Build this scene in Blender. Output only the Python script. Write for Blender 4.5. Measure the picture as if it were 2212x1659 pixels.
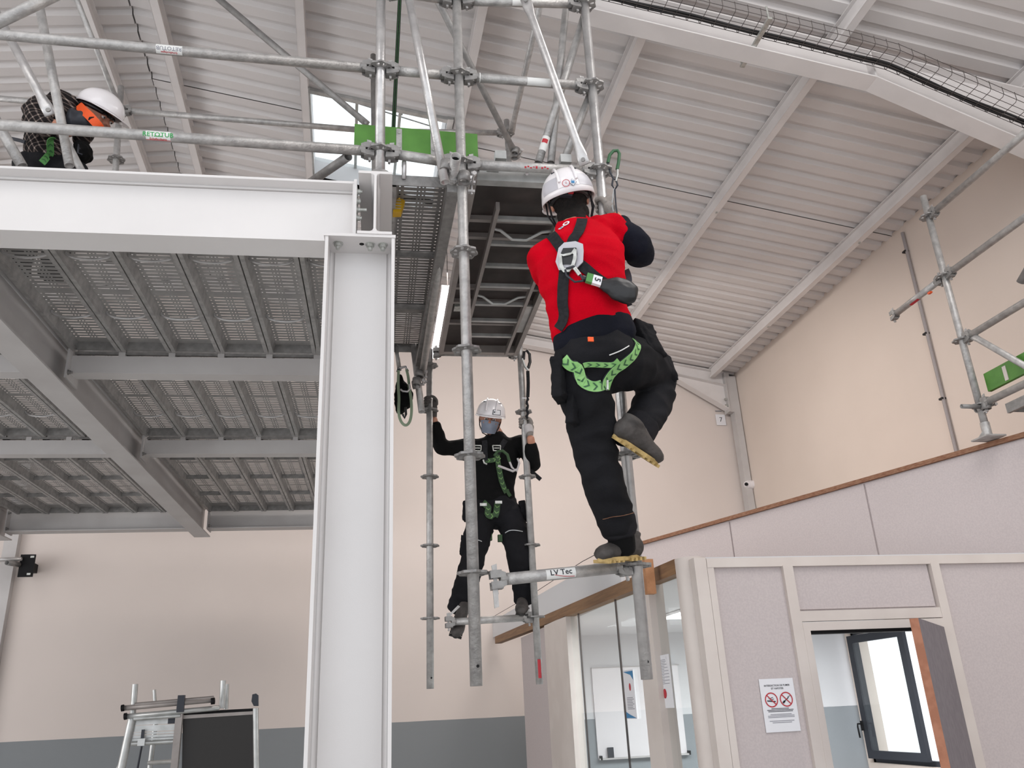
import bpy, bmesh, math, random
from mathutils import Vector, Matrix, noise
from mathutils.bvhtree import BVHTree
V = Vector; PI = math.pi
random.seed(7)
for o in list(bpy.data.objects): bpy.data.objects.remove(o)
scene = bpy.context.scene
COL = scene.collection
# ------------------------------------------------------------------ camera, world, lights, exposure
R = ((0.9816059360, -0.0259028316, -0.1891529268), (-0.1853240280, -0.3673567822, -0.9114296458), (-0.0458780019, 0.9297193328, -0.3654000152))
F = 1800.0; CX, CY = 1106.0, 829.5; C0 = V((0, 0, 1.6))
cam_data = bpy.data.cameras.new('camera'); cam = bpy.data.objects.new('camera', cam_data); COL.objects.link(cam)
cam_data.sensor_fit = 'HORIZONTAL'; cam_data.sensor_width = 36.0; cam_data.lens = F / 2212 * 36; cam_data.clip_start = .05
cam.matrix_world = Matrix.Translation(C0) @ Matrix(R).to_4x4()
scene.camera = cam
world = bpy.data.worlds.new('world'); scene.world = world; world.use_nodes = True
bgn = world.node_tree.nodes['Background']; bgn.inputs[0].default_value = (.93, .96, 1, 1); bgn.inputs[1].default_value = 1.5
def area(name, loc, size, sizey, power, target, col=(1, 1, 1)):
    l = bpy.data.lights.new(name, 'AREA'); l.shape = 'RECTANGLE'; l.size = size; l.size_y = sizey; l.energy = power; l.color = col
    o = bpy.data.objects.new(name, l); COL.objects.link(o); o.location = loc
    o.rotation_euler = (V(target) - V(loc)).to_track_quat('-Z', 'Y').to_euler(); return o
area('roof_light_front', (-3.0, 0.5, 6.95), 4, 3, 70, (-1.5, 4, 0), (1, .985, .97))
area('roof_light_right', (3.0, 2.0, 6.3), 2, 3, 100, (3.0, 4.5, 0), (1, .97, .94))
area('roof_light_back', (2.2, 7.4, 5.9), 2.8, .5, 105, (2.8, 10.3, 0), (1, .93, .87))
area('roof_light_left', (-5.5, 7.0, 6.5), 2, 5, 25, (-4.0, 8.6, 0), (1, .98, .96))
area('fill_light_left', (-9.4, 3.0, 2.4), 10, 3.6, 430, (0, 3.0, 3.8), (.97, .985, 1))  # added fill from the left for roof and mezzanine underside, no window there
area('office_light', (3.6, 6.8, 2.27), 2.6, 1.4, 150, (3.6, 6.8, 0), (.95, .98, 1))
scene.view_settings.view_transform = 'Standard'; scene.view_settings.look = 'None'
scene.view_settings.exposure = 0.08; scene.view_settings.gamma = 1.0; scene.view_settings.use_curve_mapping = False
# ------------------------------------------------------------------ camera-based measuring (turns a pixel and one known world coordinate into a point)
RM = Matrix(R)
def ray(x, y): return (RM @ V((x - CX, -(y - CY), -F))).normalized()
def at(x, y, X=None, Y=None, Z=None):
    d = ray(x, y)
    t = X / d.x if X is not None else (Y / d.y if Y is not None else (Z - 1.6) / d.z)
    return C0 + d * t
def depth(p): return -(RM.transposed() @ (V(p) - C0)).z
# ------------------------------------------------------------------ materials
def lin(c):
    if isinstance(c, str): c = tuple(int(c[i:i + 2], 16) / 255 for i in (0, 2, 4))
    return tuple(x / 12.92 if x <= .04045 else ((x + .055) / 1.055) ** 2.4 for x in c) + (1,)
MATS = {}
def mat(name, c, rough=.6, metal=0, c2=None, nscale=6, lo=.4, hi=.6, bump=0, bscale=60, emit=0, detail=4, coat=0, stretch=None, spec=None):
    m = bpy.data.materials.new(name); m.use_nodes = True; nt = m.node_tree; b = nt.nodes['Principled BSDF']
    b.inputs['Base Color'].default_value = lin(c); b.inputs['Roughness'].default_value = rough; b.inputs['Metallic'].default_value = metal
    if coat: b.inputs['Coat Weight'].default_value = coat
    if spec is not None: b.inputs['Specular IOR Level'].default_value = spec
    tc = nt.nodes.new('ShaderNodeTexCoord'); src = tc.outputs['Object']
    if stretch:
        mp = nt.nodes.new('ShaderNodeMapping'); mp.inputs['Scale'].default_value = stretch; nt.links.new(src, mp.inputs[0]); src = mp.outputs[0]
    if c2:
        n = nt.nodes.new('ShaderNodeTexNoise'); n.inputs['Scale'].default_value = nscale; n.inputs['Detail'].default_value = detail
        r = nt.nodes.new('ShaderNodeValToRGB'); r.color_ramp.elements[0].position = lo; r.color_ramp.elements[1].position = hi
        r.color_ramp.elements[0].color = lin(c); r.color_ramp.elements[1].color = lin(c2)
        nt.links.new(src, n.inputs['Vector']); nt.links.new(n.outputs['Fac'], r.inputs[0]); nt.links.new(r.outputs[0], b.inputs['Base Color'])
    if bump:
        n = nt.nodes.new('ShaderNodeTexNoise'); n.inputs['Scale'].default_value = bscale; n.inputs['Detail'].default_value = 3
        k = nt.nodes.new('ShaderNodeBump'); k.inputs['Strength'].default_value = bump; k.inputs['Distance'].default_value = .01
        nt.links.new(src, n.inputs['Vector']); nt.links.new(n.outputs['Fac'], k.inputs['Height']); nt.links.new(k.outputs[0], b.inputs['Normal'])
    if emit:
        b.inputs['Emission Color'].default_value = lin(c); b.inputs['Emission Strength'].default_value = emit
    MATS[name] = m; return m
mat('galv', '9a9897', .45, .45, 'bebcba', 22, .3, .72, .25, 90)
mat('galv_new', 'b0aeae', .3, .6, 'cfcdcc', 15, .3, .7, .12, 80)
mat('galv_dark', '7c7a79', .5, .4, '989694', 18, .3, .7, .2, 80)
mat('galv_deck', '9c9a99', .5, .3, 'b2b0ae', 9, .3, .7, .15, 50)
mat('zinc', 'c3c4c0', .35, .4, 'a8a9a4', 40)
mat('white_steel', 'dcd9d8', .42, 0, 'd6d3d2', 1.4, .35, .65, .04, 220)
mat('grey_steel', 'c2bfbe', .5, 0, 'b8b4b3', 2.5, .35, .65, .04, 120)
mat('roof_paint', 'cfcbca', .5, 0, 'd6d2d1', 1.1, .35, .65, .03, 40)
mat('purlin_paint', 'dedad9', .5, 0, 'd8d4d3', 3)
mat('alu', 'c0c1c0', .33, .5, 'a5a6a4', 12, .3, .7)
mat('alu_dull', '9c9591', .45, .3, '8a8380', 8, .3, .7)
mat('ply_dark', '2e2624', .55, 0, '3f3532', 7, .4, .7)
mat('ply_edge', '8f6a52', .7, 0, '7a4f38', 30, stretch=(1, 1, 6))
mat('wood', '8a6848', .65, 0, '75563b', 14, stretch=(1, .15, 3))
mat('wood_light', 'b3805a', .6, 0, 'a1704b', 14)
mat('wood_door', 'a87055', .5, 0, '996247', 20)
mat('green_board', '558a38', .5, 0, '47782f', 9, .4, .75, .05, 60)
mat('green_web', '8fc27a', .7, 0, '7fb56a', 30)
mat('green_mid', '4f8a4a', .7); mat('green_dark', '2f4a2b', .7); mat('green_soft', '6d9456', .7); mat('black_board', '17120f', .5); mat('green_deep', '2f5a3a', .6)
mat('olive_web', '7f8f78', .7)
mat('black', '131214', .55, spec=.18); mat('black_web', '1b1b1e', .7, 0, '242427', 60, spec=.18)
mat('black_plastic', '17171a', .4); mat('rubber', '1a1a1a', .8, spec=.18)
mat('white_plastic', 'e6e2e4', .25, 0, coat=.3); mat('helmet_grey', 'b9b7bd', .35)
mat('paper', 'e2e2e6', .6); mat('ink', '2b2b33', .7); mat('red_ink', 'b5303a', .7); mat('blue_ink', '3f7fae', .7); mat('green_ink', '3c9a55', .7); mat('grey_ink', '8d8d95', .8)
mat('label_white', 'dcdcda', .5)
mat('red_cloth', 'c8001c', .9, 0, 'b00016', 5, .35, .7, .35, 260, spec=.08)
mat('navy_cloth', '0e1019', .9, 0, '141622', 6, .35, .7, .3, 260, spec=.18)
mat('trouser', '151518', .85, 0, '1e1e22', 5, .4, .75, .3, 300, spec=.18)
mat('black_cloth', '09090a', .9, 0, '0e0e0f', 6, .35, .7, .3, 260, spec=.18)
mat('trouser_worn', '201f23', .85, 0, '17171a', 5, .4, .7, .3, 300, spec=.18)
mat('boot', '4a4543', .7, 0, '34312f', 20, .35, .7, .2, 120); mat('boot_light', '4c4745', .7, 0, '3a3635', 20)
mat('sole', 'bfa36a', .6, 0, 'a88f5c', 30); mat('sole_dark', '2a2827', .7)
mat('glove', '8b8580', .85, 0, '77716d', 20, .35, .7, .3, 200); mat('glove_grey', '4f4b49', .85, 0, '5f5a57', 18, .35, .7, .3, 200); mat('cuff_knit', 'b9b4b4', .9)
mat('skin', 'c08a72', .5, 0, 'b17c66', 8); mat('hair', '0f0c0b', .8, 0, '1a1513', 60, .35, .7, .5, 200, spec=.18)
mat('mask_blue', '8b93a3', .8, 0, '7f8797', 12); mat('orange', 'f05a1e', .6); mat('orange_tag', 'e8561a', .5)
mat('yellow', 'd8ac1e', .45, 0, 'c89b18', 12); mat('lip', '8d5347', .5); mat('eye_white', 'd8d4d0', .3); mat('eye_dark', '1d1512', .2)
mat('wall_paint', 'dccfc5', .75, 0, 'd5c8be', .55, .35, .65, .05, 180)
mat('wall_grey', '83878a', .7, 0, '7c8083', 1.5, .35, .65, .05, 120)
mat('panel_fabric', 'c3b9b8', .85, 0, 'bbb1b1', 90, .35, .65, .08, 400)
mat('strip_beige', 'd2c9c3', .5, 0, 'cbc1bb', 3); mat('office_white', 'd5d5d7', .7); mat('office_grey', '898e92', .7)
mat('frame_dark', '3b3d43', .4, .2, spec=.18); mat('door_grey', '706b72', .6, 0, '7a757b', 20)
mat('floor_paint', 'b6b5b3', .55, 0, 'adacaa', .8, .3, .7)
mat('fluoro', 'ffffff', .5, emit=9.0); mat('panel_light', 'ffffff', .5, emit=3.0)
mat('conduit', '9b9494', .5); mat('cable', '1d1c1e', .6); mat('wire', '5a5452', .5, .5); mat('brick_wall', 'b9b3ab', .8)
mat('retro_grey', 'a3a6a8', .4, .3)
# painted plaster wall with the grey dado paint band below 1.54 m
def dado_mat(name, up, low, zline):
    m = mat(name, up, .75, 0, None, bump=.05, bscale=180); nt = m.node_tree; b = nt.nodes['Principled BSDF']
    g = nt.nodes.new('ShaderNodeNewGeometry'); s = nt.nodes.new('ShaderNodeSeparateXYZ'); nt.links.new(g.outputs['Position'], s.inputs[0])
    n = nt.nodes.new('ShaderNodeTexNoise'); n.inputs['Scale'].default_value = 60; n2 = nt.nodes.new('ShaderNodeMath'); n2.operation = 'MULTIPLY_ADD'
    nt.links.new(n.outputs['Fac'], n2.inputs[0]); n2.inputs[1].default_value = .006; nt.links.new(s.outputs['Z'], n2.inputs[2])
    c = nt.nodes.new('ShaderNodeMath'); c.operation = 'GREATER_THAN'; c.inputs[1].default_value = zline; nt.links.new(n2.outputs[0], c.inputs[0])
    bl = nt.nodes.new('ShaderNodeTexNoise'); bl.inputs['Scale'].default_value = .6; bl.inputs['Detail'].default_value = 3
    r = nt.nodes.new('ShaderNodeValToRGB'); r.color_ramp.elements[0].position = .35; r.color_ramp.elements[1].position = .7
    r.color_ramp.elements[0].color = lin(up); r.color_ramp.elements[1].color = tuple(x * .93 for x in lin(up)[:3]) + (1,)
    nt.links.new(g.outputs['Position'], bl.inputs['Vector']); nt.links.new(bl.outputs['Fac'], r.inputs[0])
    mx = nt.nodes.new('ShaderNodeMix'); mx.data_type = 'RGBA'; nt.links.new(c.outputs[0], mx.inputs[0]); mx.inputs[6].default_value = lin(low); nt.links.new(r.outputs[0], mx.inputs[7])
    nt.links.new(mx.outputs[2], b.inputs['Base Color']); return m
dado_mat('wall_dado', 'dacfc9', '85898c', 1.545); dado_mat('office_dado', 'd8d8da', '8f9498', 1.49)
# glass
m = bpy.data.materials.new('glass'); m.use_nodes = True; nt = m.node_tree; nt.nodes.remove(nt.nodes['Principled BSDF'])
tr = nt.nodes.new('ShaderNodeBsdfTransparent'); tr.inputs[0].default_value = (.96, .98, .975, 1); gl = nt.nodes.new('ShaderNodeBsdfGlossy'); gl.inputs['Roughness'].default_value = .02
lw_ = nt.nodes.new('ShaderNodeLayerWeight'); pw = nt.nodes.new('ShaderNodeMath'); pw.operation = 'POWER'; pw.inputs[1].default_value = 4; nt.links.new(lw_.outputs['Facing'], pw.inputs[0])
fr = nt.nodes.new('ShaderNodeMath'); fr.operation = 'MULTIPLY_ADD'; fr.inputs[1].default_value = .55; fr.inputs[2].default_value = .035; nt.links.new(pw.outputs[0], fr.inputs[0]); mx = nt.nodes.new('ShaderNodeMixShader')
nt.links.new(fr.outputs[0], mx.inputs[0]); nt.links.new(tr.outputs[0], mx.inputs[1]); nt.links.new(gl.outputs[0], mx.inputs[2]); nt.links.new(mx.outputs[0], nt.nodes['Material Output'].inputs[0]); MATS['glass'] = m
# plaid shirt
m = mat('plaid', '241f1e', .9, bump=.3, bscale=250, spec=.18); nt = m.node_tree; b = nt.nodes['Principled BSDF']; tc = nt.nodes.new('ShaderNodeTexCoord')
mp = nt.nodes.new('ShaderNodeMapping'); mp.inputs['Rotation'].default_value = (.5, .35, .6); nt.links.new(tc.outputs['Object'], mp.inputs[0])
sp = nt.nodes.new('ShaderNodeSeparateXYZ'); nt.links.new(mp.outputs[0], sp.inputs[0])
def stripe(out, period, width):
    a = nt.nodes.new('ShaderNodeMath'); a.operation = 'MULTIPLY'; a.inputs[1].default_value = 1 / period; nt.links.new(out, a.inputs[0])
    f = nt.nodes.new('ShaderNodeMath'); f.operation = 'FRACT'; nt.links.new(a.outputs[0], f.inputs[0])
    l = nt.nodes.new('ShaderNodeMath'); l.operation = 'LESS_THAN'; l.inputs[1].default_value = width; nt.links.new(f.outputs[0], l.inputs[0]); return l.outputs[0]
def mth(op, a, b2):
    q = nt.nodes.new('ShaderNodeMath'); q.operation = op
    for i, x in enumerate((a, b2)):
        if isinstance(x, (int, float)): q.inputs[i].default_value = x
        else: nt.links.new(x, q.inputs[i])
    return q.outputs[0]
sx = stripe(sp.outputs['X'], .03, .22); sy = stripe(sp.outputs['Z'], .03, .22); tot = mth('MULTIPLY', mth('ADD', sx, sy), .5)
r = nt.nodes.new('ShaderNodeValToRGB'); r.color_ramp.interpolation = 'CONSTANT'
r.color_ramp.elements[0].color = lin('1d1a1b'); r.color_ramp.elements[1].position = .4; r.color_ramp.elements[1].color = lin('5a504c')
e = r.color_ramp.elements.new(.8); e.color = lin('a0948c'); nt.links.new(tot, r.inputs[0]); nt.links.new(r.outputs[0], b.inputs['Base Color'])
# ------------------------------------------------------------------ mesh builder
def frame_of(d, up=None):
    d = V(d).normalized(); up = V(up) if up is not None else (V((0, 0, 1)) if abs(d.z) < .9 else V((1, 0, 0)))
    a = up - d * up.dot(d); a.normalize(); return a, d.cross(a)        # a ~ up, b sideways
class MB:
    def __init__(s): s.v = []; s.f = []; s.m = []; s.mi = 0; s.sm = []; s.smooth = False
    def add(s, vs, fs, smooth=None):
        n = len(s.v); s.v += [V(v) for v in vs]; s.f += [tuple(i + n for i in f) for f in fs]; s.m += [s.mi] * len(fs)
        s.sm += [s.smooth if smooth is None else smooth] * len(fs); return s
    def box(s, c, size, M=None):
        x, y, z = (k / 2 for k in size); c = V(c)
        vs = [V((i, j, k)) for i in (-x, x) for j in (-y, y) for k in (-z, z)]
        if M is not None: vs = [M @ v for v in vs]
        return s.add([c + v for v in vs], [(0, 1, 3, 2), (4, 6, 7, 5), (0, 4, 5, 1), (2, 3, 7, 6), (0, 2, 6, 4), (1, 5, 7, 3)], False)
    def bx(s, x0, x1, y0, y1, z0, z1): return s.box(((x0 + x1) / 2, (y0 + y1) / 2, (z0 + z1) / 2), (abs(x1 - x0), abs(y1 - y0), abs(z1 - z0)))
    def bar(s, p0, p1, w, h, up=None):
        p0, p1 = V(p0), V(p1); d = p1 - p0; a, b = frame_of(d, up)
        vs = [p + a * (i * h / 2) + b * (j * w / 2) for p in (p0, p1) for i, j in ((-1, -1), (-1, 1), (1, 1), (1, -1))]
        return s.add(vs, [(0, 1, 2, 3), (7, 6, 5, 4), (0, 4, 5, 1), (1, 5, 6, 2), (2, 6, 7, 3), (3, 7, 4, 0)], False)
    def tube(s, pts, r, n=14, cap=True, hollow=0):
        pts = [V(p) for p in pts]; m = len(pts); rs = r if isinstance(r, (list, tuple)) else [r] * m
        vs = []; a = None
        for i, p in enumerate(pts):
            d = (pts[min(i + 1, m - 1)] - pts[max(i - 1, 0)]).normalized()
            if a is None: a, b = frame_of(d)
            else:
                a = a - d * a.dot(d); a.normalize(); b = d.cross(a)
            vs += [p + (a * math.cos(t) + b * math.sin(t)) * rs[i] for t in (2 * PI * k / n for k in range(n))]
        fs = [(i * n + k, i * n + (k + 1) % n, (i + 1) * n + (k + 1) % n, (i + 1) * n + k) for i in range(m - 1) for k in range(n)]
        s.add(vs, fs, True)
        if hollow:                                       # open tube with a wall, both ends
            vs2 = []; a = None
            for i in (0, m - 1):
                o = i * n; cen = pts[i]
                vs2 += [cen + (vs[o + k] - cen) * (1 - hollow / rs[i]) for k in range(n)]
            q = len(s.v) - len(vs); n0 = len(s.v); s.v += vs2
            for e, o in ((0, 0), (1, (m - 1) * n)):
                for k in range(n):
                    k2 = (k + 1) % n; s.f.append((q + o + k, q + o + k2, n0 + e * n + k2, n0 + e * n + k)); s.m.append(s.mi); s.sm.append(False)
            for k in range(n):
                k2 = (k + 1) % n; s.f.append((n0 + k, n0 + k2, n0 + n + k2, n0 + n + k)); s.m.append(s.mi); s.sm.append(True)
        elif cap: s.add([v for v in vs[:n]] + [v for v in vs[-n:]], [tuple(range(n))[::-1], tuple(range(n, 2 * n))], False)
        return s
    def loft(s, rings, n=18, k=4, flat=False):
        # rings: (centre, vector A, vector B) ; catmull-rom between them, fan caps
        rs = [(V(c), V(a), V(b)) for c, a, b in rings]; out = []
        def cr(p0, p1, p2, p3, t): return .5 * ((2 * p1) + (p2 - p0) * t + (2 * p0 - 5 * p1 + 4 * p2 - p3) * t * t + (3 * p1 - p0 - 3 * p2 + p3) * t ** 3)
        m = len(rs)
        for i in range(m - 1):
            q = [rs[max(i - 1, 0)], rs[i], rs[i + 1], rs[min(i + 2, m - 1)]]
            for j in range(k): out.append([cr(q[0][e], q[1][e], q[2][e], q[3][e], j / k) for e in range(3)])
        out.append(rs[-1])
        if not flat:                                     # rounded ends
            for end in (0, -1):
                c, a, b = out[end]; c2 = out[1 if end == 0 else -2][0]; d = (c - c2).normalized(); rr = min(a.length, b.length) * .55
                extra = [[c + d * rr * math.sin(t), a * max(math.cos(t), .08), b * max(math.cos(t), .08)] for t in (.5, 1.0, 1.4)]
                if end == 0: out = extra[::-1] + out
                else: out += extra
        vs = [c + a * math.cos(2 * PI * j / n) + b * math.sin(2 * PI * j / n) for c, a, b in out for j in range(n)]
        m = len(out); fs = [(i * n + j, i * n + (j + 1) % n, (i + 1) * n + (j + 1) % n, (i + 1) * n + j) for i in range(m - 1) for j in range(n)]
        fs += [tuple(range(n))[::-1], tuple(range((m - 1) * n, m * n))]
        return s.add(vs, fs, True)
    def ell(s, c, ax, n=16, m=10):
        c = V(c); X, Y, Z = (V(a) for a in ax); vs = []
        for i in range(m + 1):
            t = PI * i / m; t = min(max(t, .02), PI - .02)
            vs += [c + (X * math.cos(2 * PI * j / n) + Y * math.sin(2 * PI * j / n)) * math.sin(t) + Z * math.cos(t) for j in range(n)]
        fs = [(i * n + j, (i + 1) * n + j, (i + 1) * n + (j + 1) % n, i * n + (j + 1) % n) for i in range(m) for j in range(n)]
        fs += [tuple(range(n)), tuple(range(m * n, m * n + n))[::-1]]
        return s.add(vs, fs, True)
    def poly(s, pts, th):                                # flat polygon with thickness vector th
        pts = [V(p) for p in pts]; n = len(pts); th = V(th)
        return s.add(pts + [p + th for p in pts], [tuple(range(n))[::-1], tuple(range(n, 2 * n))] + [(i, (i + 1) % n, n + (i + 1) % n, n + i) for i in range(n)], False)
    def merge(s, o): n = s.mi; s.add(o.v, o.f); s.sm[-len(o.f):] = o.sm; return s
    def mesh(s, name, mats, shift=None):
        me = bpy.data.meshes.new(name)
        if isinstance(mats, str): mats = [mats]
        vs = [tuple(v - shift) for v in s.v] if shift is not None else [tuple(v) for v in s.v]
        me.from_pydata(vs, [], s.f); me.polygons.foreach_set('material_index', s.m); me.polygons.foreach_set('use_smooth', s.sm)
        for q in mats: me.materials.append(MATS[q])
        bm = bmesh.new(); bm.from_mesh(me); bmesh.ops.recalc_face_normals(bm, faces=bm.faces); bm.to_mesh(me); bm.free()
        me.update(); return me
    def obj(s, name, mats, parent=None, loc=None):
        base = V(loc) if loc is not None else (sum(s.v, V()) / len(s.v) if parent is None else V((0, 0, 0)))
        o = bpy.data.objects.new(name, s.mesh(name, mats, base)); COL.objects.link(o); o.location = base
        if parent is not None: adopt(o, parent)
        return o
def adopt(o, parent):
    m = Matrix()
    p = parent
    while p is not None:
        m = Matrix.LocRotScale(p.location, p.rotation_euler, p.scale) @ m if p.parent is None else Matrix.LocRotScale(p.location, p.rotation_euler, p.scale) @ m
        if p.parent is not None: m = p.matrix_parent_inverse @ m
        p = p.parent
    o.parent = parent; o.matrix_parent_inverse = m.inverted()
def inst(name, mesh, M, parent=None):
    o = bpy.data.objects.new(name, mesh); COL.objects.link(o)
    o.location, q, o.scale = M.decompose(); o.rotation_euler = q.to_euler()
    if parent is not None: adopt(o, parent)
    return o
def tag(o, label=None, cat=None, group=None, kind=None):
    if label: o['label'] = label
    if cat: o['category'] = cat
    if group: o['group'] = group
    if kind: o['kind'] = kind
    return o
def thing(name, label, cat, loc, group=None, kind=None):
    o = bpy.data.objects.new(name, None); o.empty_display_size = .1; COL.objects.link(o); o.location = V(loc); return tag(o, label, cat, group, kind)
def basis(x, y, z, loc): return Matrix.Translation(V(loc)) @ Matrix((x, y, z)).transposed().to_4x4()
def text_mesh(txt, size, align='CENTER', bold=False, cut=0):
    cu = bpy.data.curves.new('txt', 'FONT'); cu.body = txt; cu.size = size; cu.align_x = align; cu.align_y = 'CENTER'; cu.resolution_u = 2
    if bold: cu.offset = size * .02
    o = bpy.data.objects.new('txt', cu); COL.objects.link(o); dg = bpy.context.evaluated_depsgraph_get(); me = bpy.data.meshes.new_from_object(o.evaluated_get(dg))
    bpy.data.objects.remove(o)
    if cut:
        bm = bmesh.new(); bm.from_mesh(me)
        for k in range(-8, 9): bmesh.ops.bisect_plane(bm, geom=bm.verts[:] + bm.edges[:] + bm.faces[:], plane_co=(0, k * cut, 0), plane_no=(0, 1, 0))
        bm.to_mesh(me); bm.free()
    vs = [v.co.copy() for v in me.vertices]; fs = [tuple(p.vertices) for p in me.polygons]; bpy.data.meshes.remove(me); return vs, fs
def vox(mb, voxel, name, mats, parent=None, smooth=3, disp=None, loc=None):
    me = bpy.data.meshes.new('tmp'); me.from_pydata([tuple(v) for v in mb.v], [], mb.f)
    bm = bmesh.new(); bm.from_mesh(me); bmesh.ops.recalc_face_normals(bm, faces=bm.faces); bm.to_mesh(me); bm.free()
    o = bpy.data.objects.new('tmp', me); COL.objects.link(o)
    md = o.modifiers.new('r', 'REMESH'); md.mode = 'VOXEL'; md.voxel_size = voxel; md.use_smooth_shade = True
    if smooth: ms = o.modifiers.new('s', 'SMOOTH'); ms.iterations = smooth; ms.factor = .5
    dg = bpy.context.evaluated_depsgraph_get(); dg.update(); r = bpy.data.meshes.new_from_object(o.evaluated_get(dg)); bpy.data.objects.remove(o)
    if disp:
        ns = [v.normal.copy() for v in r.vertices]
        for v, nn in zip(r.vertices, ns): v.co = v.co + nn * disp(v.co)
    base = V(loc) if loc is not None else V((0, 0, 0))
    if loc is not None:
        for v in r.vertices: v.co -= base
    r.name = name; r.materials.clear(); r.materials.append(MATS[mats]); r.polygons.foreach_set('use_smooth', [True] * len(r.polygons)); r.update()
    ob = bpy.data.objects.new(name, r); COL.objects.link(ob); ob.location = base
    if parent is not None: adopt(ob, parent)
    return ob
# ================================================================== THE HALL
WX = 5.7; WY = 11.0; RX = -1.96; LX = -9.6; FY = -2.5
def roof_z(x): return 6.2 + .16 * (WX - x) if x > RX else 6.2 + .16 * (WX - RX) - .16 * (RX - x)
b = MB(); b.bx(LX, WX, FY, WY + .3, -.1, 0); tag(b.obj('floor', 'floor_paint'), kind='structure')
def gable_top(x): return roof_z(x) + .05
b = MB(); b.poly([(LX - .2, WY, 0), (WX + .2, WY, 0), (WX + .2, WY, gable_top(WX)), (RX, WY, gable_top(RX)), (LX - .2, WY, gable_top(LX))], (0, .2, 0)); tag(b.obj('wall_back', 'wall_dado'), kind='structure')
# right wall with the opening of the office window
wy0, wy1, wz0, wz1 = 7.4, 9.14, .9, 2.3
b = MB(); b.bx(WX, WX + .25, FY, wy0, 0, 6.22); b.bx(WX, WX + .25, wy1, WY, 0, 6.22); b.bx(WX, WX + .25, wy0, wy1, wz1, 6.22); b.bx(WX, WX + .25, wy0, wy1, 0, wz0)
tag(b.obj('wall_right', 'wall_paint'), kind='structure')
b = MB(); b.bx(LX - .25, LX, FY, WY, 0, 6.22); tag(b.obj('wall_left', 'wall_paint'), kind='structure')
# roof sheets: trapezoid ribs running down the slope
ceiling = MB().bx(RX - .16, RX + .16, FY, WY + .1, roof_z(RX) + .045, roof_z(RX) + .06).obj('ceiling', 'roof_paint'); tag(ceiling, kind='structure')
HX0, HX1, HY0, HY1 = -.47, .86, 6.55, 8.1                           # the hole of the roof window
def roof_sheet(y0, y1, xs, drop):
    ys = [y0]; prof = []
    n = max(1, round((y1 - y0) / .2)); p = (y1 - y0) / n
    for i in range(n):
        a = y0 + i * p; prof += [(a, 0), (a + .105, 0), (a + .13, .038), (a + .175, .038), (a + .2 * p / .2, 0)]
    q = []
    for t in prof:
        if not q or t[0] > q[-1][0] + 1e-4: q.append(t)
    prof = q; vs = []; fs = []
    for x in xs: vs += [(x, y, roof_z(x) + z - drop) for y, z in prof]
    m = len(prof)
    for i in range(len(xs) - 1):
        for j in range(m - 1):
            xm = (xs[i] + xs[i + 1]) / 2; ym = (prof[j][0] + prof[j + 1][0]) / 2
            if HX0 < xm < HX1 and HY0 < ym < HY1: continue
            fs.append((i * m + j, i * m + j + 1, (i + 1) * m + j + 1, (i + 1) * m + j))
    b = MB().add(vs, fs, False); o = b.obj('roof_sheet', 'roof_paint', ceiling); return o
yy = [FY, -1.13, .87, 2.87, 4.87, 6.87, 8.87, 10.87, WY + .1]
for i in range(len(yy) - 1):
    roof_sheet(yy[i], yy[i + 1], [RX + .005, HX0, HX1, WX + .3], .01 * (i % 2)); roof_sheet(yy[i], yy[i + 1], [LX - .3, RX - .005], .01 * ((i + 1) % 2))
def slab(x0, x1, y0, y1):
    b = MB(); b.add([(x, y, roof_z(x) + z) for z in (.05, .12) for x, y in ((x0, y0), (x1, y0), (x1, y1), (x0, y1))], [(0, 3, 2, 1), (4, 5, 6, 7), (0, 1, 5, 4), (1, 2, 6, 5), (2, 3, 7, 6), (3, 0, 4, 7)], False); return b
b = MB()
for q in ((LX - .3, RX, FY, WY + .2), (RX, HX0, FY, WY + .2), (HX1, WX + .3, FY, WY + .2), (HX0, HX1, FY, HY0), (HX0, HX1, HY1, WY + .2)): b.merge(slab(*q))
b.obj('light_leak_slab', 'grey_steel', ceiling)  # unseen slab added above the sheets to stop light leaking through the seams
# purlins
where = {5.3: 'nearest the right wall', 3.7: 'second from the right wall', 2.23: 'third from the right wall, behind the climbing worker', .95: 'passing the right edge of the roof window', -.5: 'meeting the left edge of the roof window', -1.7: 'just right of the dashed ridge line', -2.27: 'just left of the dashed ridge line', -3.8: 'on the left slope near the top left corner'}
for x, w in where.items():
    z = roof_z(x); b = MB(); WYp = 10.785
    b.bx(x - .004, x + .004, FY, WYp, z - .15, z - .01); b.bx(x - .035, x + .035, FY, WYp, z - .155, z - .147); b.bx(x - .035, x + .035, FY, WYp, z - .012, z - .004); b.bx(x - .036, x - .031, FY, WYp, z - .155, z - .125)
    o = b.obj('roof_purlin', 'purlin_paint'); tag(o, 'long painted steel roof purlin ' + w, 'beam', 'purlins under the corrugated roof')
    if x in (5.3, 3.7):
        for y in (6.9, 9.0): MB().box((x + .01, y, z - .163), (.02, .02, .012)).obj('bolt', 'zinc', o)
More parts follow.
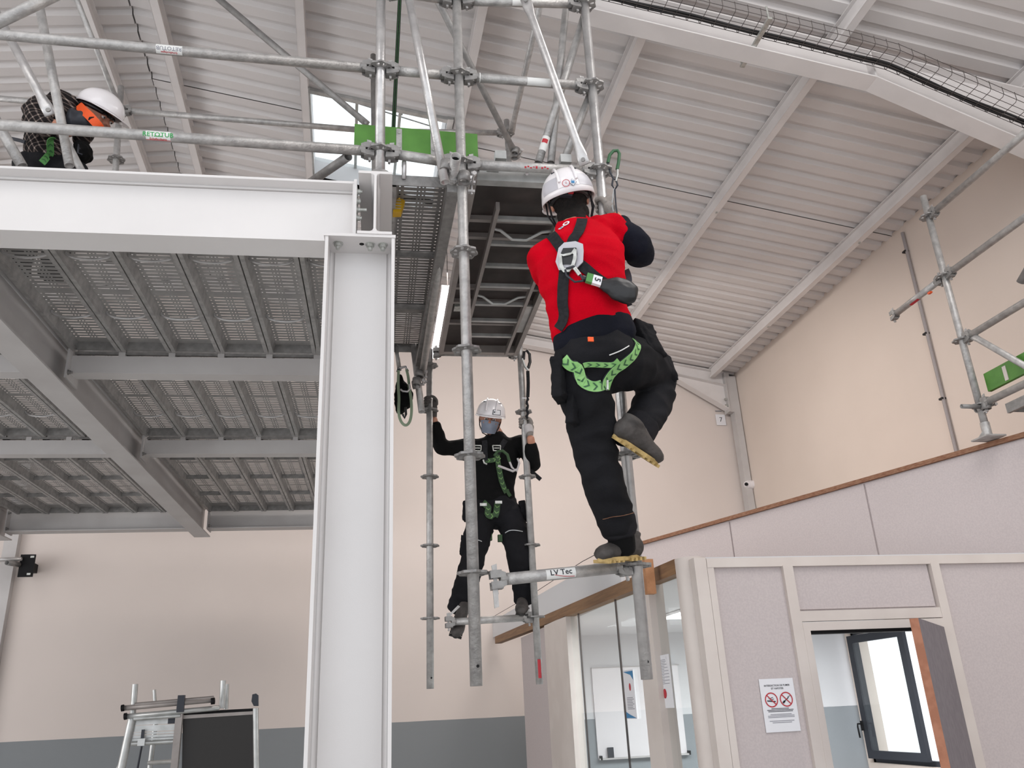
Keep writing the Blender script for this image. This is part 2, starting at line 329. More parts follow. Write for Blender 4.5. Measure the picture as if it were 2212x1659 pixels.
# portal frame across the hall: rafter, haunch bends down at the kink
def ibeam(path, h, bw, tf=.012, tw=.009, across=V((0, 1, 0)), hs=None):
    b = MB(); path = [V(p) for p in path]; hs = hs or [h] * len(path)
    up = V((0, 0, 1))
    for i in range(len(path) - 1):
        p, q = path[i], path[i + 1]
        for (o0, o1, t, w) in ((0, 0, tf, bw), (hs[i] - tf, hs[i + 1] - tf, tf, bw), (tf, tf, None, tw)):
            a = across * (w / 2)
            if t: l0, l1, u0, u1 = p + up * o0, q + up * o1, p + up * (o0 + t), q + up * (o1 + t)
            else: l0, l1, u0, u1 = p + up * tf, q + up * tf, p + up * (hs[i] - tf), q + up * (hs[i + 1] - tf)
            b.add([l0 - a, l0 + a, l1 + a, l1 - a, u0 - a, u0 + a, u1 + a, u1 - a], [(0, 1, 2, 3), (4, 7, 6, 5), (0, 4, 5, 1), (1, 5, 6, 2), (2, 6, 7, 3), (3, 7, 4, 0)], False)
    return b
def frame_rafter(y, label, h0):
    def fz(x): return roof_z(x) - .155 - h0
    kx = 3.95
    path = [(RX, y, fz(RX)), (kx, y, fz(kx)), (WX - .05, y, fz(WX) - .42)]
    b = ibeam(path, h0, .16, hs=[h0, h0, h0 + .42]); r = thing('roof_beam', label, 'beam', (kx, y, fz(kx)))
    b.obj('flanged_beam', 'purlin_paint', r)
    MB().box((kx, y, fz(kx) + .14), (.014, .15, .28)).obj('stiffener', 'purlin_paint', r)
    ibeam([(LX, y, fz(RX) - .16 * (RX - LX)), (RX, y, fz(RX))], h0, .16).obj('left_rafter', 'purlin_paint', r)
    return r
rb = frame_rafter(4.58, 'white painted portal frame beam bending down to the right wall, under the wire cable tray', .27)
gb = thing('roof_beam', 'far gable frame beam with a deep haunch above the pink end wall', 'beam', (3.6, 10.86, 6.4))
gp_ = [(LX, roof_z(LX) - .16), (RX, roof_z(RX) - .16), (3.3, 6.42), (4.79, 6.06), (5.5, 5.63)]; tops = [roof_z(x) - .015 for x, z in gp_]
ibeam([(x, 10.86, z) for x, z in gp_], .1, .14, hs=[t - z for t, (x, z) in zip(tops, gp_)]).obj('flanged_beam', 'purlin_paint', gb)
ibeam([(4.2, 10.86, 6.27), (5.5, 10.86, 6.0)], .012, .15, tf=.004).obj('rafter_flange', 'purlin_paint', gb)
MB().bx(5.585, 5.685, 10.8, 10.94, 0, 6.15).obj('column', 'grey_steel', gb)
b = MB(); b.bx(5.5, 5.52, 10.78, 10.94, 5.58, 6.2); b.bx(5.52, 5.585, 10.8, 10.92, 5.58, 6.2); b.obj('end_plate', 'grey_steel', gb)
for z in (5.68, 5.78): MB().tube([(5.46, 10.81, z), (5.5, 10.81, z)], .018, 6).obj('bolt', 'zinc', gb)
# wire cable tray with cables, clamped below the beam
tr_ = thing('cable_tray', 'wire mesh cable tray with black cables following the portal frame beam', 'cable tray', (3.9, 4.35, 6.1))
def tray_pt(x, dy=0, dz=0):
    kx = 3.95; z = (roof_z(x) - .36) if x < kx else (roof_z(kx) - .36 - (x - kx) * .40); return V((x, 4.36 + dy, z + dz))
xs = [1.2 + i * .1 for i in range(44)]
b = MB()
for dy, dz in ((-.1, .06), (-.1, 0), (-.05, -.012), (0, -.012), (.05, -.012), (.1, 0), (.1, .05)): b.tube([tray_pt(x, dy, dz) for x in xs[::4] + [xs[-1]]], .0025, 5)
b.obj('long_wire', 'wire', tr_)
lw = MB().tube([V((0, dy, dz)) for dy, dz in ((-.1, .07), (-.1, .005), (-.085, -.012), (.085, -.012), (.1, .005), (.1, .06))], .0026, 5).mesh('cross_wire', 'wire')
for x in xs: inst('cross_wire', lw, Matrix.Translation(tray_pt(x)), tr_)
for k, (dy, dz, rr) in enumerate(((.07, .004, .012), (.05, .006, .009), (.085, .02, .008))):
    MB().tube([tray_pt(x, dy + .006 * math.sin(x * 7 + k), dz + .004 * math.sin(x * 5 + k)) for x in xs], rr, 8).obj('cable', 'cable', tr_)
for x in (2.95, 5.1):
    p = tray_pt(x); b = MB(); b.bar(p + V((0, -.12, -.03)), p + V((0, .36, -.03 - .02)), .035, .02); b.bar(p + V((0, .34, -.04)), p + V((0, .34, .05)), .035, .012); b.tube([p + V((0, -.1, -.03)), p + V((0, -.1, .1))], .008, 8)
    b.obj('clamp_bracket', 'zinc', tr_)
# roof window: shaft, frame, panes and what stands beyond it
rw = thing('window_roof', None, None, (.2, 7.3, 7.1), kind='structure')
zt = lambda x: roof_z(x) + .38
b = MB()
for (x0, x1, y0, y1) in ((HX0 - .015, HX0, HY0, HY1), (HX1, HX1 + .015, HY0, HY1), (HX0, HX1, HY0 - .015, HY0), (HX0, HX1, HY1, HY1 + .015)):
    b.add([(x, y, (roof_z(x) - .03) if k == 0 else zt(x)) for k in (0, 1) for x, y in ((x0, y0), (x1, y0), (x1, y1), (x0, y1))], [(0, 3, 2, 1), (4, 5, 6, 7), (0, 1, 5, 4), (1, 2, 6, 5), (2, 3, 7, 6), (3, 0, 4, 7)], False)
b.obj('window_reveal', 'office_white', rw)
b = MB()
for x0, x1, y0, y1 in ((HX0 - .05, HX0 + .02, HY0 - .05, HY1 + .05), (HX1 - .02, HX1 + .05, HY0 - .05, HY1 + .05)): b.bar(((x0 + x1) / 2, y0, roof_z((x0 + x1) / 2) - .02), ((x0 + x1) / 2, y1, roof_z((x0 + x1) / 2) - .02), .06, .03)
for y in (HY0 - .01, HY1 + .01): b.bar((HX0, y, roof_z(HX0) - .02), (HX1, y, roof_z(HX1) - .02), .05, .03)
b.obj('window_frame', 'alu', rw)
b = MB(); b.poly([(HX0, HY0, zt(HX0) - .05), (HX1, HY0, zt(HX1) - .05), (HX1, HY1, zt(HX1) - .05), (HX0, HY1, zt(HX0) - .05)], (0, 0, .006)); b.obj('pane', 'glass', rw)
for k, x in enumerate((-.02, .42)): MB().bar((x, HY0, zt(x) - .03), (x, HY1, zt(x) - .03), .03, .03).obj('glazing_bar', 'alu', rw)
# roofing gear seen through the roof window
g = thing('roof_ladder', 'thin dark metal ladder rack outside, seen through the bright roof window', 'ladder', (0, 7.3, 7.75))
for y in (6.95, 7.25): MB().tube([(-.45, y, 7.78), (.8, y + .2, 7.6)], .008, 6).obj('rail', 'galv_dark', g)
for k in range(3): MB().tube([(-.3 + k * .38, 6.95 + k * .05, 7.76 - k * .06), (-.3 + k * .38, 7.25 + k * .05, 7.76 - k * .06)], .008, 6).obj('rung', 'galv_dark', g)
# conduit on the right wall
cd = thing('conduit_pipe', 'thin grey conduit running down the right wall beside the right scaffold', 'pipe', (WX - .02, 6.7, 3.5))
MB().tube([(WX - .022, 6.7, 2.4), (WX - .022, 6.68, 6.12)], .017, 10).obj('pipe', 'conduit', cd)
for z in (4.25, 4.95, 5.9): MB().box((WX - .022, 6.7, z), (.05, .05, .018)).obj('pipe_clip', 'cable', cd)
# security camera and its cable
c = at(1617, 1047, X=WX - .06); cc = thing('security_camera', 'small white dome security camera on the right wall near the far corner', 'camera', c)
MB().tube([c + V((.06, 0, 0)), c + V((0, 0, 0))], .065, 20).obj('mount', 'white_plastic', cc)
MB().ell(c + V((-.015, 0, -.0)), (V((.06, 0, 0)), V((0, .06, 0)), V((0, 0, .06)))).obj('ball', 'white_plastic', cc)
MB().tube([c + V((-.05, -.045, -.005)), c + V((-.07, -.062, -.008))], .024, 16).obj('lens', 'black', cc)
MB().tube([c + V((.045, 0, -.06)), c + V((.05, .01, -.3)), c + V((.05, .02, -.55)), c + V((.05, .0, -1.6))], .008, 8).obj('cable', 'office_white', cc)
# paper sign 7
p = at(1557, 907, Y=WY - .02); s7 = thing('wall_sign', 'small white paper sign with the number 7 on the far wall by the corner column', 'sign', p)
MB().box(p, (.15, .006, .17)).obj('sheet', 'paper', s7); vs, fs = text_mesh('7', .1)
MB().add([p + V((v.x, -.005, v.y)) for v in vs], fs).obj('number', 'ink', s7)
MB().box(p + V((-.02, -.002, .14)), (.1, .004, .012)).obj('tape', 'grey_ink', s7)
# dark column strip and bracket plate at the left of the back wall
b = MB().bx(-4.03, -3.88, WY - .1, WY, 0, 5.0); tag(b.obj('wall_column', 'grey_steel'), 'grey steel column against the end wall at the left edge', 'column')
p = at(58, 1222, Y=WY - .25)
bk = thing('wall_bracket', 'black bracket plate with bolts holding a clamped tube, on the left of the end wall', 'bracket', p)
MB().box(p, (.16, .02, .26)).obj('plate', 'black', bk)
for dx, dz in ((.05, .1), (.04, -.1)): MB().box(p + V((dx, -.015, dz)), (.04, .012, .022)).obj('bolt', 'zinc', bk)
MB().tube([p + V((-.55, -.05, .06)), p + V((-.05, -.05, .07))], .024, 12, hollow=.004).obj('clamped_tube', 'galv_new', bk)
MB().tube([p + V((-.14, -.22, .0)), p + V((-.08, -.02, .01))], .03, 12, hollow=.004).obj('tube_coupler', 'galv_dark', bk)
MB().tube([p + V((-.4 + .13 * math.cos(t), -.1, .0 + .13 * math.sin(t))) for t in (-.1 - PI * i / 12 for i in range(13))], .008, 8).obj('cable_loop', 'galv', bk)
MB().bx(p.x - .04, p.x + .04, p.y + .01, WY, p.z - .05, p.z + .05).obj('stand_off', 'black', bk)
# ================================================================== THE OFFICE BOX
OX, OY, OZ = 1.88, 4.35, 2.33
fw = MB(); fw.bx(OX + .12, 2.43, OY + .02, OY + .07, 0, OZ); fw.bx(3.33, WX, OY + .02, OY + .07, 0, OZ); fw.bx(2.43, 3.33, OY + .02, OY + .07, 2.0, OZ)
fwall = fw.obj('wall_office_front', 'panel_fabric'); tag(fwall, kind='structure')
for (x0, x1, z0, z1) in ((OX + .09, 2.40, 0, 2.29), (2.46, 3.31, 2.05, 2.29), (3.38, 4.55, 0, 2.29), (4.6, 5.68, 0, 2.29)):
    MB().bx(x0, x1, OY + .008, OY + .022, z0, z1).obj('fabric_panel', 'panel_fabric', fwall)
for (x0, x1, z0, z1, t) in ((OX + .062, WX, 2.285, 2.335, .014), (2.39, 2.45, 0, 2.29, .018), (3.32, 3.375, 0, 2.29, .018), (4.55, 4.6, 0, 2.29, .014), (2.45, 3.32, 1.985, 2.04, .014), (OX + .062, OX + .10, 0, 2.285, .0115)):
    MB().bx(x0, x1, OY - t, OY + .02, z0, z1).obj('cover_strip', 'strip_beige', fwall)
# door frame and leaf
d1 = thing('door_1', None, None, (2.8, OY, 0), kind='structure')
b = MB(); b.bx(2.45, 2.49, OY - .02, OY + .1, 0, 1.98); b.bx(3.28, 3.32, OY - .02, OY + .1, 0, 1.98); b.bx(2.49, 3.28, OY - .02, OY + .1, 1.935, 1.98); b.obj('door_frame', 'strip_beige', d1)
MB().bx(2.49, 3.28, OY + .0, OY + .05, 1.918, 1.936).obj('door_seal', 'black', d1)
free = V((2.69, 3.75, 1.93)); hinge = V((3.27, OY - .01, 0)); dv = V((free.x - hinge.x, free.y - hinge.y, 0)); dv = dv.normalized() * .83
n_ = V((-dv.y, dv.x, 0)).normalized() * .04
b = MB(); b.mi = 0; b.poly([hinge + V((0, 0, .01)), hinge + dv + V((0, 0, .01)), hinge + dv + n_ + V((0, 0, .01)), hinge + n_ + V((0, 0, .01))], (0, 0, 1.92)); leaf = b.obj('door_leaf', 'door_grey', d1)
e0 = hinge + dv; b = MB(); b.poly([e0, e0 + dv.normalized() * .006, e0 + dv.normalized() * .006 + n_, e0 + n_], (0, 0, 1.93)); b.obj('door_edge', 'wood_door', leaf)
# glass side
gw = thing('wall_office_side', None, None, (OX, 7, 0), kind='structure')
MB().bx(OX, OX + .06, 8.05, 9.25, 0, 2.34).obj('end_panel', 'panel_fabric', gw)
MB().bx(OX - .02, OX + .08, 7.18, 8.02, 0, 2.345).obj('solid_panel', 'strip_beige', gw)
MB().bx(OX - .01, OX + .07, 8.015, 8.05, 0, 2.345).obj('cover_strip', 'frame_dark', gw)
MB().bx(OX - .02, OX + .08, 5.08, 5.35, 0, 2.33).obj('solid_panel', 'strip_beige', gw)
ys = [7.18, 6.92, 5.9, 5.35]
for y0, y1 in ((6.93, 7.17), (5.91, 6.92), (5.36, 5.89), (4.68, 5.07)): MB().bx(OX + .02, OX + .03, y0, y1, 0, 2.335).obj('pane', 'glass', gw)
for y in (6.925, 5.90): MB().bx(OX + .018, OX + .032, y - .003, y + .003, 0, 2.335).obj('glass_joint', 'wire', gw)
MB().bx(OX + .005, OX + .05, 4.66, 5.08, 2.31, 2.335).obj('head_rail', 'grey_steel', gw)
# rounded corner post
cp = thing('corner_post', 'beige rounded corner post between the glass partition and the front wall', 'post', (OX + .03, 4.5, 0))
MB().tube([(OX + .03, OY + .14, 0), (OX + .03, OY + .14, 2.36)], .085, 20).obj('round_post', 'strip_beige', cp)
MB().bx(OX - .01, OX + .06, OY - .012, OY + .06, 0, 2.34).obj('corner_strip', 'strip_beige', cp)
# timber beam, fascia, block

tb = MB().bar((OX + .02, 4.6, 2.335), (OX + .02, 10.8, 2.445), .08, .085).obj('timber_beam', 'wood'); tag(tb, 'long brown timber beam along the top of the glass partition', 'beam')
fa = MB(); fa.add([(OX - .01, 5.62, 2.399), (OX + .02, 5.62, 2.399), (OX + .02, 11.0, 2.494), (OX - .01, 11.0, 2.494), (OX - .01, 5.62, 2.62), (OX + .02, 5.62, 2.62), (OX + .02, 11.0, 2.7), (OX - .01, 11.0, 2.7)], [(0, 3, 2, 1), (4, 5, 6, 7), (0, 1, 5, 4), (1, 2, 6, 5), (2, 3, 7, 6), (3, 0, 4, 7)])
tag(fa.obj('fascia_board', 'office_white'), 'white fascia board standing on the brown timber beam of the glass partition', 'board')
MB().tube([(OX - .03, 5.6, 2.66), (OX - .03, 6.5, 2.69), (OX - .02, 8.5, 2.7), (OX - .02, 10.9, 2.74)], .003, 6).obj('cable_line', 'cable')
tag(bpy.data.objects['cable_line'], 'thin dark cable running along the top of the white fascia board', 'cable')
q = at(1402, 1246, Y=4.85); bl = MB().box(q, (.055, .05, .205)).obj('timber_block', 'wood_light'); tag(bl, 'light wooden block at the near end of the brown timber beam', 'block')
# roof slab and upper mauve wall with the plywood platform on top
sl = MB(); sl.bx(OX + .1, WX, OY + .1, 9.28, 2.335, 2.36); tag(sl.obj('ceiling_office', 'office_white'), kind='structure')
PA, PB = V((4.36, 4.40, 0)), V((2.88, 8.22, 0))
d_ = (PB - PA).normalized(); n_ = V((-d_.y, d_.x, 0)) * -1
if n_.x < 0: n_ = -n_
uw = MB()
uw.poly([PA + V((0, 0, 2.36)), PB + V((0, 0, 2.36)), PB + V((0, 0, 3.11)), PA + V((0, 0, 3.11))], n_ * .05)
upw = uw.obj('wall_upper', 'panel_fabric'); tag(upw, kind='structure')
for a0, a1 in ((0, .315), (.319, .66), (.664, .995)):
    A = PA.lerp(PB, a0); B = PA.lerp(PB, a1); MB().poly([A + V((0, 0, 2.37)) - n_ * .012, B + V((0, 0, 2.37)) - n_ * .012, B + V((0, 0, 3.1)) - n_ * .012, A + V((0, 0, 3.1)) - n_ * .012], n_ * .014).obj('fabric_panel', 'panel_fabric', upw)
MB().poly([PA, V((WX, 4.40, 0)), V((WX, 4.45, 0)), PA + n_ * .05], (0, 0, 3.11)).obj('return_wall', 'panel_fabric', upw)
pl_ = MB(); pl_.poly([PA - n_ * .03 - d_ * .03 + V((0, 0, 3.11)), PB - n_ * .03 + V((0, 0, 3.11)), V((WX, 8.22, 3.11)), V((WX, 4.36, 3.11))], (0, 0, .032))
tag(pl_.obj('plywood_platform', 'ply_edge'), 'brown plywood platform above the mauve office wall, carrying the right scaffold', 'platform')
# inside the office

tag(MB().bx(OX + .061, WX, 9.18, 9.28, 0, 2.335).obj('wall_office_back', 'office_dado'), kind='structure')
tag(MB().bx(5.655, 5.695, OY + .1, wy0, 0, 2.335).obj('wall_office_right', 'office_dado'), kind='structure')
wb = thing('whiteboard', 'frameless whiteboard with pen tray on the office back wall, seen through the glass', 'whiteboard', (2.9, 9.16, 1.5))
MB().bx(2.62, 3.6, 9.155, 9.178, 1.1, 2.0).obj('board', 'white_plastic', wb); MB().bx(2.62, 3.62, 9.10, 9.157, 1.09, 1.105).obj('pen_tray', 'grey_steel', wb)
for x in (2.63, 3.6): MB().bx(x, x + .02, 9.1, 9.16, 1.09, 1.13).obj('tray_cap', 'black', wb)
MB().bx(2.62, 3.62, 9.15, 9.16, 1.99, 2.0).obj('top_rail', 'grey_steel', wb)
MB().box((2.75, 9.13, 1.155), (.06, .03, .1)).obj('eraser', 'frame_dark'); tag(bpy.data.objects['eraser'], 'small dark eraser standing on the pen tray of the whiteboard', 'eraser')
pn = thing('panel_light', 'square ceiling panel light inside the office, seen through the glass', 'ceiling light', (3.0, 7.0, 2.32))
MB().bx(2.75, 3.25, 6.8, 7.4, 2.312, 2.33).obj('frame', 'white_plastic', pn); MB().bx(2.78, 3.22, 6.83, 7.37, 2.308, 2.313).obj('diffuser', 'panel_light', pn)
# office window in the right wall with casement opened inwards
wn = thing('window_1', None, None, (WX, 8.5, 1.5), kind='structure')
b = MB()
for y in (wy0, wy1): b.bx(WX + .05, WX + .11, y - .04, y + .04, wz0, wz1)
b.bx(WX + .05, WX + .11, wy0, wy1, wz1 - .06, wz1 + .02); b.bx(WX + .05, WX + .11, wy0, wy1, wz0 - .02, wz0 + .05); b.obj('window_frame', 'frame_dark', wn)
cz0, cz1 = wz0 + .05, 2.22; hp = V((5.635, 8.03, 0)); fp = V((5.615, 9.02, 0)); cdv = (fp - hp)
sash = thing('casement', None, None, hp); adopt(sash, wn)
def sbar(t0, t1, z0, z1, w=.045):
    a = hp + cdv * t0; c2 = hp + cdv * t1; return MB().poly([a + V((0, 0, z0)), c2 + V((0, 0, z0)), c2 + V((0, 0, z1)), a + V((0, 0, z1))], V((cdv.y, -cdv.x, 0)).normalized() * w)
b = MB()
for t0, t1, z0, z1 in ((0, .09, cz0, cz1), (.91, 1, cz0, cz1), (.09, .91, cz0, cz0 + .08), (.09, .91, cz1 - .08, cz1)): b.merge(sbar(t0, t1, z0, z1))
b.obj('sash_frame', 'frame_dark', sash)
sbar(.09, .91, cz0 + .08, cz1 - .08, .01).obj('pane', 'glass', sash)
hh = fp - cdv * .04 + V((-.03, 0, 1.28)); b = MB(); b.box(hh, (.02, .03, .1)); b.tube([hh + V((-.01, 0, .02)), hh + V((-.05, 0, .02)), hh + V((-.055, .0, -.01)), hh + V((-.05, .0, -.12))], .009, 8); b.obj('handle', 'black', sash)
# posters
def poster(name, label, corner_fn, w, h, build):
    r = thing(name, label, 'sign', corner_fn(0, 0)); build(r, corner_fn, w, h); return r
def rectp(fn, x0, x1, y0, y1, lift, name, m, parent):
    MB().add([fn(x0, y0, lift), fn(x1, y0, lift), fn(x1, y1, lift), fn(x0, y1, lift)], [(0, 1, 2, 3)]).obj(name, m, parent)
def txt(fn, s, x, y, size, lift, name, m, parent, align='CENTER', bold=False):
    vs, fs = text_mesh(s, size, align, bold); MB().add([fn(x + v.x, y + v.y, lift) for v in vs], fs).obj(name, m, parent)
def no_smoke(r, fn, w, h):
    MB().poly([fn(0, 0, 0), fn(w, 0, 0), fn(w, h, 0), fn(0, h, 0)], fn(0, 0, .002) - fn(0, 0, 0)).obj('sheet', 'paper', r)
    txt(fn, 'INTERDICTION DE FUMER', w / 2, h - .035, .0125, .003, 'title', 'ink', r, bold=True); txt(fn, 'ET VAPOTER', w / 2, h - .05, .0125, .003, 'title', 'ink', r, bold=True)
    for cx in (.055, .14):
        cy = h - .105; b = MB()
        for k in range(28):
            a, c = 2 * PI * k / 28, 2 * PI * (k + 1) / 28; b.add([fn(cx + q * math.cos(t), cy + q * math.sin(t), .0034) for q, t in ((.037, a), (.037, c), (.031, c), (.031, a))], [(0, 1, 2, 3)])
        b.add([fn(cx + x, cy + y, .0036) for x, y in ((-.026, .022), (-.022, .026), (.026, -.022), (.022, -.026))], [(0, 1, 2, 3)]); b.obj('prohibition_ring', 'red_ink', r)
    b = MB(); cy = h - .105
    for x0, y0, x1, y1, t in ((.03, -.004, .078, -.009, .006), (.04, .006, .066, .012, .003), (.045, .0, .07, .004, .003), (.125, -.012, .155, .010, .005), (.118, -.018, .13, -.008, .01), (.15, .012, .165, .017, .003)):
        dx, dy = x1 - x0, y1 - y0; L = math.hypot(dx, dy); nx, ny = -dy / L * t / 2, dx / L * t / 2
        xs0, xs1 = (x0 + .0, x1 + .0); b.add([fn(xs0 + nx, cy + y0 + ny, .0032), fn(xs1 + nx, cy + y1 + ny, .0032), fn(xs1 - nx, cy + y1 - ny, .0032), fn(xs0 - nx, cy + y0 - ny, .0032)], [(0, 1, 2, 3)])
    b.obj('pictogram', 'ink', r)
    rnd = random.Random(3)
    for k, (yy_, ww) in enumerate(((.112, .1), (.105, .15), (.098, .14), (.084, .12), (.077, .15), (.070, .15), (.052, .14), (.044, .11))):
        rectp(fn, w / 2 - ww / 2, w / 2 + ww / 2, yy_, yy_ + .0032, .003, 'text_line', 'grey_ink' if k > 2 else 'ink', r)
A = at(1655, 1583, Y=OY + .005); poster('no_smoking_sign', 'white paper sign with two red prohibition circles on the mauve wall left of the door', lambda x, y, l=0: A + V((x, -l - .001, y)), .195, .262, no_smoke)
def pa(r, fn, w, h):
    MB().poly([fn(0, 0, 0), fn(w, 0, 0), fn(w, h, 0), fn(0, h, 0)], fn(0, 0, .002) - fn(0, 0, 0)).obj('sheet', 'paper', r)
    b = MB(); b.add([fn(.01, h - .01, .003), fn(w, h - .01, .003), fn(w, h - .07, .003), fn(w * .75, h - .035, .003)], [(0, 1, 2, 3)]); b.add([fn(.0, .005, .003), fn(w, .005, .003), fn(w * .3, .03, .003), fn(0, .045, .003)], [(0, 1, 2, 3)]); b.obj('blue_swoosh', 'blue_ink', r)
    b = MB(); b.ell(fn(w * .6, h - .11, .003), (fn(.02, 0, 0) - fn(0, 0, 0), fn(0, .025, 0) - fn(0, 0, 0), fn(0, 0, .001) - fn(0, 0, 0)), 12, 6); b.obj('red_emblem', 'red_ink', r)
    for k in range(8): rectp(fn, .04, w * (.8 + .1 * math.sin(k * 2)), .13 - k * .01, .134 - k * .01, .003, 'text_line', 'grey_ink', r)
def pb(r, fn, w, h):
    MB().poly([fn(0, 0, 0), fn(w, 0, 0), fn(w, h, 0), fn(0, h, 0)], fn(0, 0, .002) - fn(0, 0, 0)).obj('sheet', 'paper', r)
    for k in range(16): rectp(fn, .03, w * (.7 + .2 * math.sin(k * 3)), h - .03 - k * .009, h - .027 - k * .009, .003, 'text_line', 'grey_ink', r)
    b = MB(); b.ell(fn(w * .4, h * .27, .003), (fn(.03, 0, 0) - fn(0, 0, 0), fn(0, .028, 0) - fn(0, 0, 0), fn(0, 0, .001) - fn(0, 0, 0)), 12, 6); b.obj('emblem', 'red_ink', r)
    txt(fn, '1', w * .8, h - .02, .02, .003, 'number', 'ink', r)
A2 = at(1355, 1553, X=OX + .015); poster('poster', 'white poster with blue corners taped to the glass, left of the hanging standard', lambda x, y, l=0: A2 + V((-l, -x, y)), .21, .31, pa)
A3 = at(1430, 1530, X=OX + .015); poster('poster', 'white text notice taped to the glass beside the rounded corner post', lambda x, y, l=0: A3 + V((-l, -x, y)), .21, .3, pb)
# ================================================================== STEEL MEZZANINE (frame turned 2.6 degrees)
mc, ms_ = math.cos(.045), math.sin(.045)
def MZ(u, v, z=0): return V((u * mc + v * ms_, 3.36 - u * ms_ + v * mc, z))
MROT = Matrix(((mc, ms_, 0), (-ms_, mc, 0), (0, 0, 1)))
def mbox(b, u0, u1, v0, v1, z0, z1): return b.box(MZ((u0 + u1) / 2, (v0 + v1) / 2, (z0 + z1) / 2), (abs(u1 - u0), abs(v1 - v0), abs(z1 - z0)), MROT)
def ibeam_u(b, u0, u1, vc, z0, h, w, tf=.012, tw=.008):
    mbox(b, u0, u1, vc - w / 2, vc + w / 2, z0, z0 + tf); mbox(b, u0, u1, vc - w / 2, vc + w / 2, z0 + h - tf, z0 + h); mbox(b, u0, u1, vc - tw / 2, vc + tw / 2, z0 + tf, z0 + h - tf)
    for s1 in (-1, 1):                                   # root fillets
        for zz, s2 in ((z0 + tf, 1), (z0 + h - tf, -1)):
            b.add([MZ(u, vc + s1 * tw / 2, zz) for u in (u0, u1)] + [MZ(u, vc + s1 * (tw / 2 + .014), zz) for u in (u0, u1)] + [MZ(u, vc + s1 * tw / 2, zz + s2 * .014) for u in (u0, u1)], [(0, 1, 3, 2), (2, 3, 5, 4), (4, 5, 1, 0)], True)
    return b
def ibeam_v(b, uc, v0, v1, z0, h, w, tf=.012, tw=.009):
    mbox(b, uc - w / 2, uc + w / 2, v0, v1, z0, z0 + tf); mbox(b, uc - w / 2, uc + w / 2, v0, v1, z0 + h - tf, z0 + h); mbox(b, uc - tw / 2, uc + tw / 2, v0, v1, z0 + tf, z0 + h - tf)
    for s1 in (-1, 1):
        for zz, s2 in ((z0 + tf, 1), (z0 + h - tf, -1)):
            b.add([MZ(uc + s1 * tw / 2, v, zz) for v in (v0, v1)] + [MZ(uc + s1 * (tw / 2 + .016), v, zz) for v in (v0, v1)] + [MZ(uc + s1 * (tw / 2 + .005), v, zz + s2 * .005) for v in (v0, v1)] + [MZ(uc + s1 * tw / 2, v, zz + s2 * .016) for v in (v0, v1)], [(0, 1, 3, 2), (2, 3, 5, 4), (4, 5, 7, 6), (6, 7, 1, 0), (0, 2, 4, 6), (1, 3, 5, 7)], True)
    return b
def bolt(b, p, d, r=.014, h=.012, shank=.012, n=6):
    d = V(d).normalized(); p = V(p); b.tube([p, p + d * .003], r * 1.35, 14); b.tube([p + d * .003, p + d * (.003 + h)], r, n); b.tube([p + d * (.003 + h), p + d * (.003 + h + shank)], r * .6, 10)
BZ = 3.62; BH = .335
# column
CU0, CU1, CV, CT = -.128, .178, .075, BZ - .014
col = thing('steel_column', 'white painted steel column standing in the middle of the photo, carrying the edge beam', 'column', MZ(.02, CV, 0))
b = MB(); 
for u0, u1 in ((CU0, CU0 + .014), (CU1 - .014, CU1)): mbox(b, u0, u1, CV - .15, CV + .15, 0, CT)
mbox(b, CU0 + .014, CU1 - .014, CV - .005, CV + .005, 0, CT)
for s1, u in ((1, CU0 + .014), (-1, CU1 - .014)):
    n = len(b.v); b.add([MZ(u, CV - .005, z) for z in (0, CT)] + [MZ(u, CV - .027, z) for z in (0, CT)] + [MZ(u + s1 * .007, CV - .012, z) for z in (0, CT)] + [MZ(u + s1 * .022, CV - .005, z) for z in (0, CT)], [(0, 1, 3, 2), (2, 3, 5, 4), (4, 5, 7, 6), (6, 7, 1, 0)], True)
b.obj('column_shaft', 'white_steel', col)
b = MB(); mbox(b, CU0 - .006, CU1 + .004, CV - .155, CV + .155, CT, CT + .014); b.obj('cap_plate', 'white_steel', col)
for u in (-.075, .068, .125):
    b = MB(); bolt(b, MZ(u, CV - .09, CT), (0, 0, -1), .017, .014, .014); b.obj('bolt', 'zinc', col)
b = MB(); b.tube([MZ(.03, CV - .09, CT - .001), MZ(.03, CV - .09, CT)], .011, 14); b.obj('bolt_hole', 'black', col)
# main beam running in depth over the column, its end facing us
UB = .088
yb = thing('steel_beam', 'white steel beam seen end-on as an I on top of the middle column', 'beam', MZ(UB, 0, BZ))
b = MB(); ibeam_v(b, UB, -.085, 6.3, BZ, BH, .155, .013, .011); b.obj('flanged_beam', 'white_steel', yb)
# edge beam facing us
eb = thing('steel_beam', 'wide white edge beam of the steel platform, running left from the column top', 'beam', MZ(-1.5, .07, BZ))
b = MB(); ibeam_u(b, -5.5, -.012, .075, BZ + .004, BH - .008, .155); b.obj('flanged_beam', 'white_steel', eb)
b = MB(); mbox(b, -.012, .002, -.015, .165, BZ - .002, BZ + BH); b.obj('end_plate', 'white_steel', eb)
b = MB(); mbox(b, -.018, -.012, .0, .15, BZ + .012, BZ + BH - .01); b.obj('weld_bead', 'white_steel', eb)
for z, sh in ((.29, .006), (.235, .0), (.19, .028), (.145, .006), (.05, .004)):
    b = MB(); bolt(b, MZ(.002, .02, BZ + z), MROT @ V((1, 0, 0)), .014, .013, sh + .002); b.obj('bolt', 'zinc', eb)
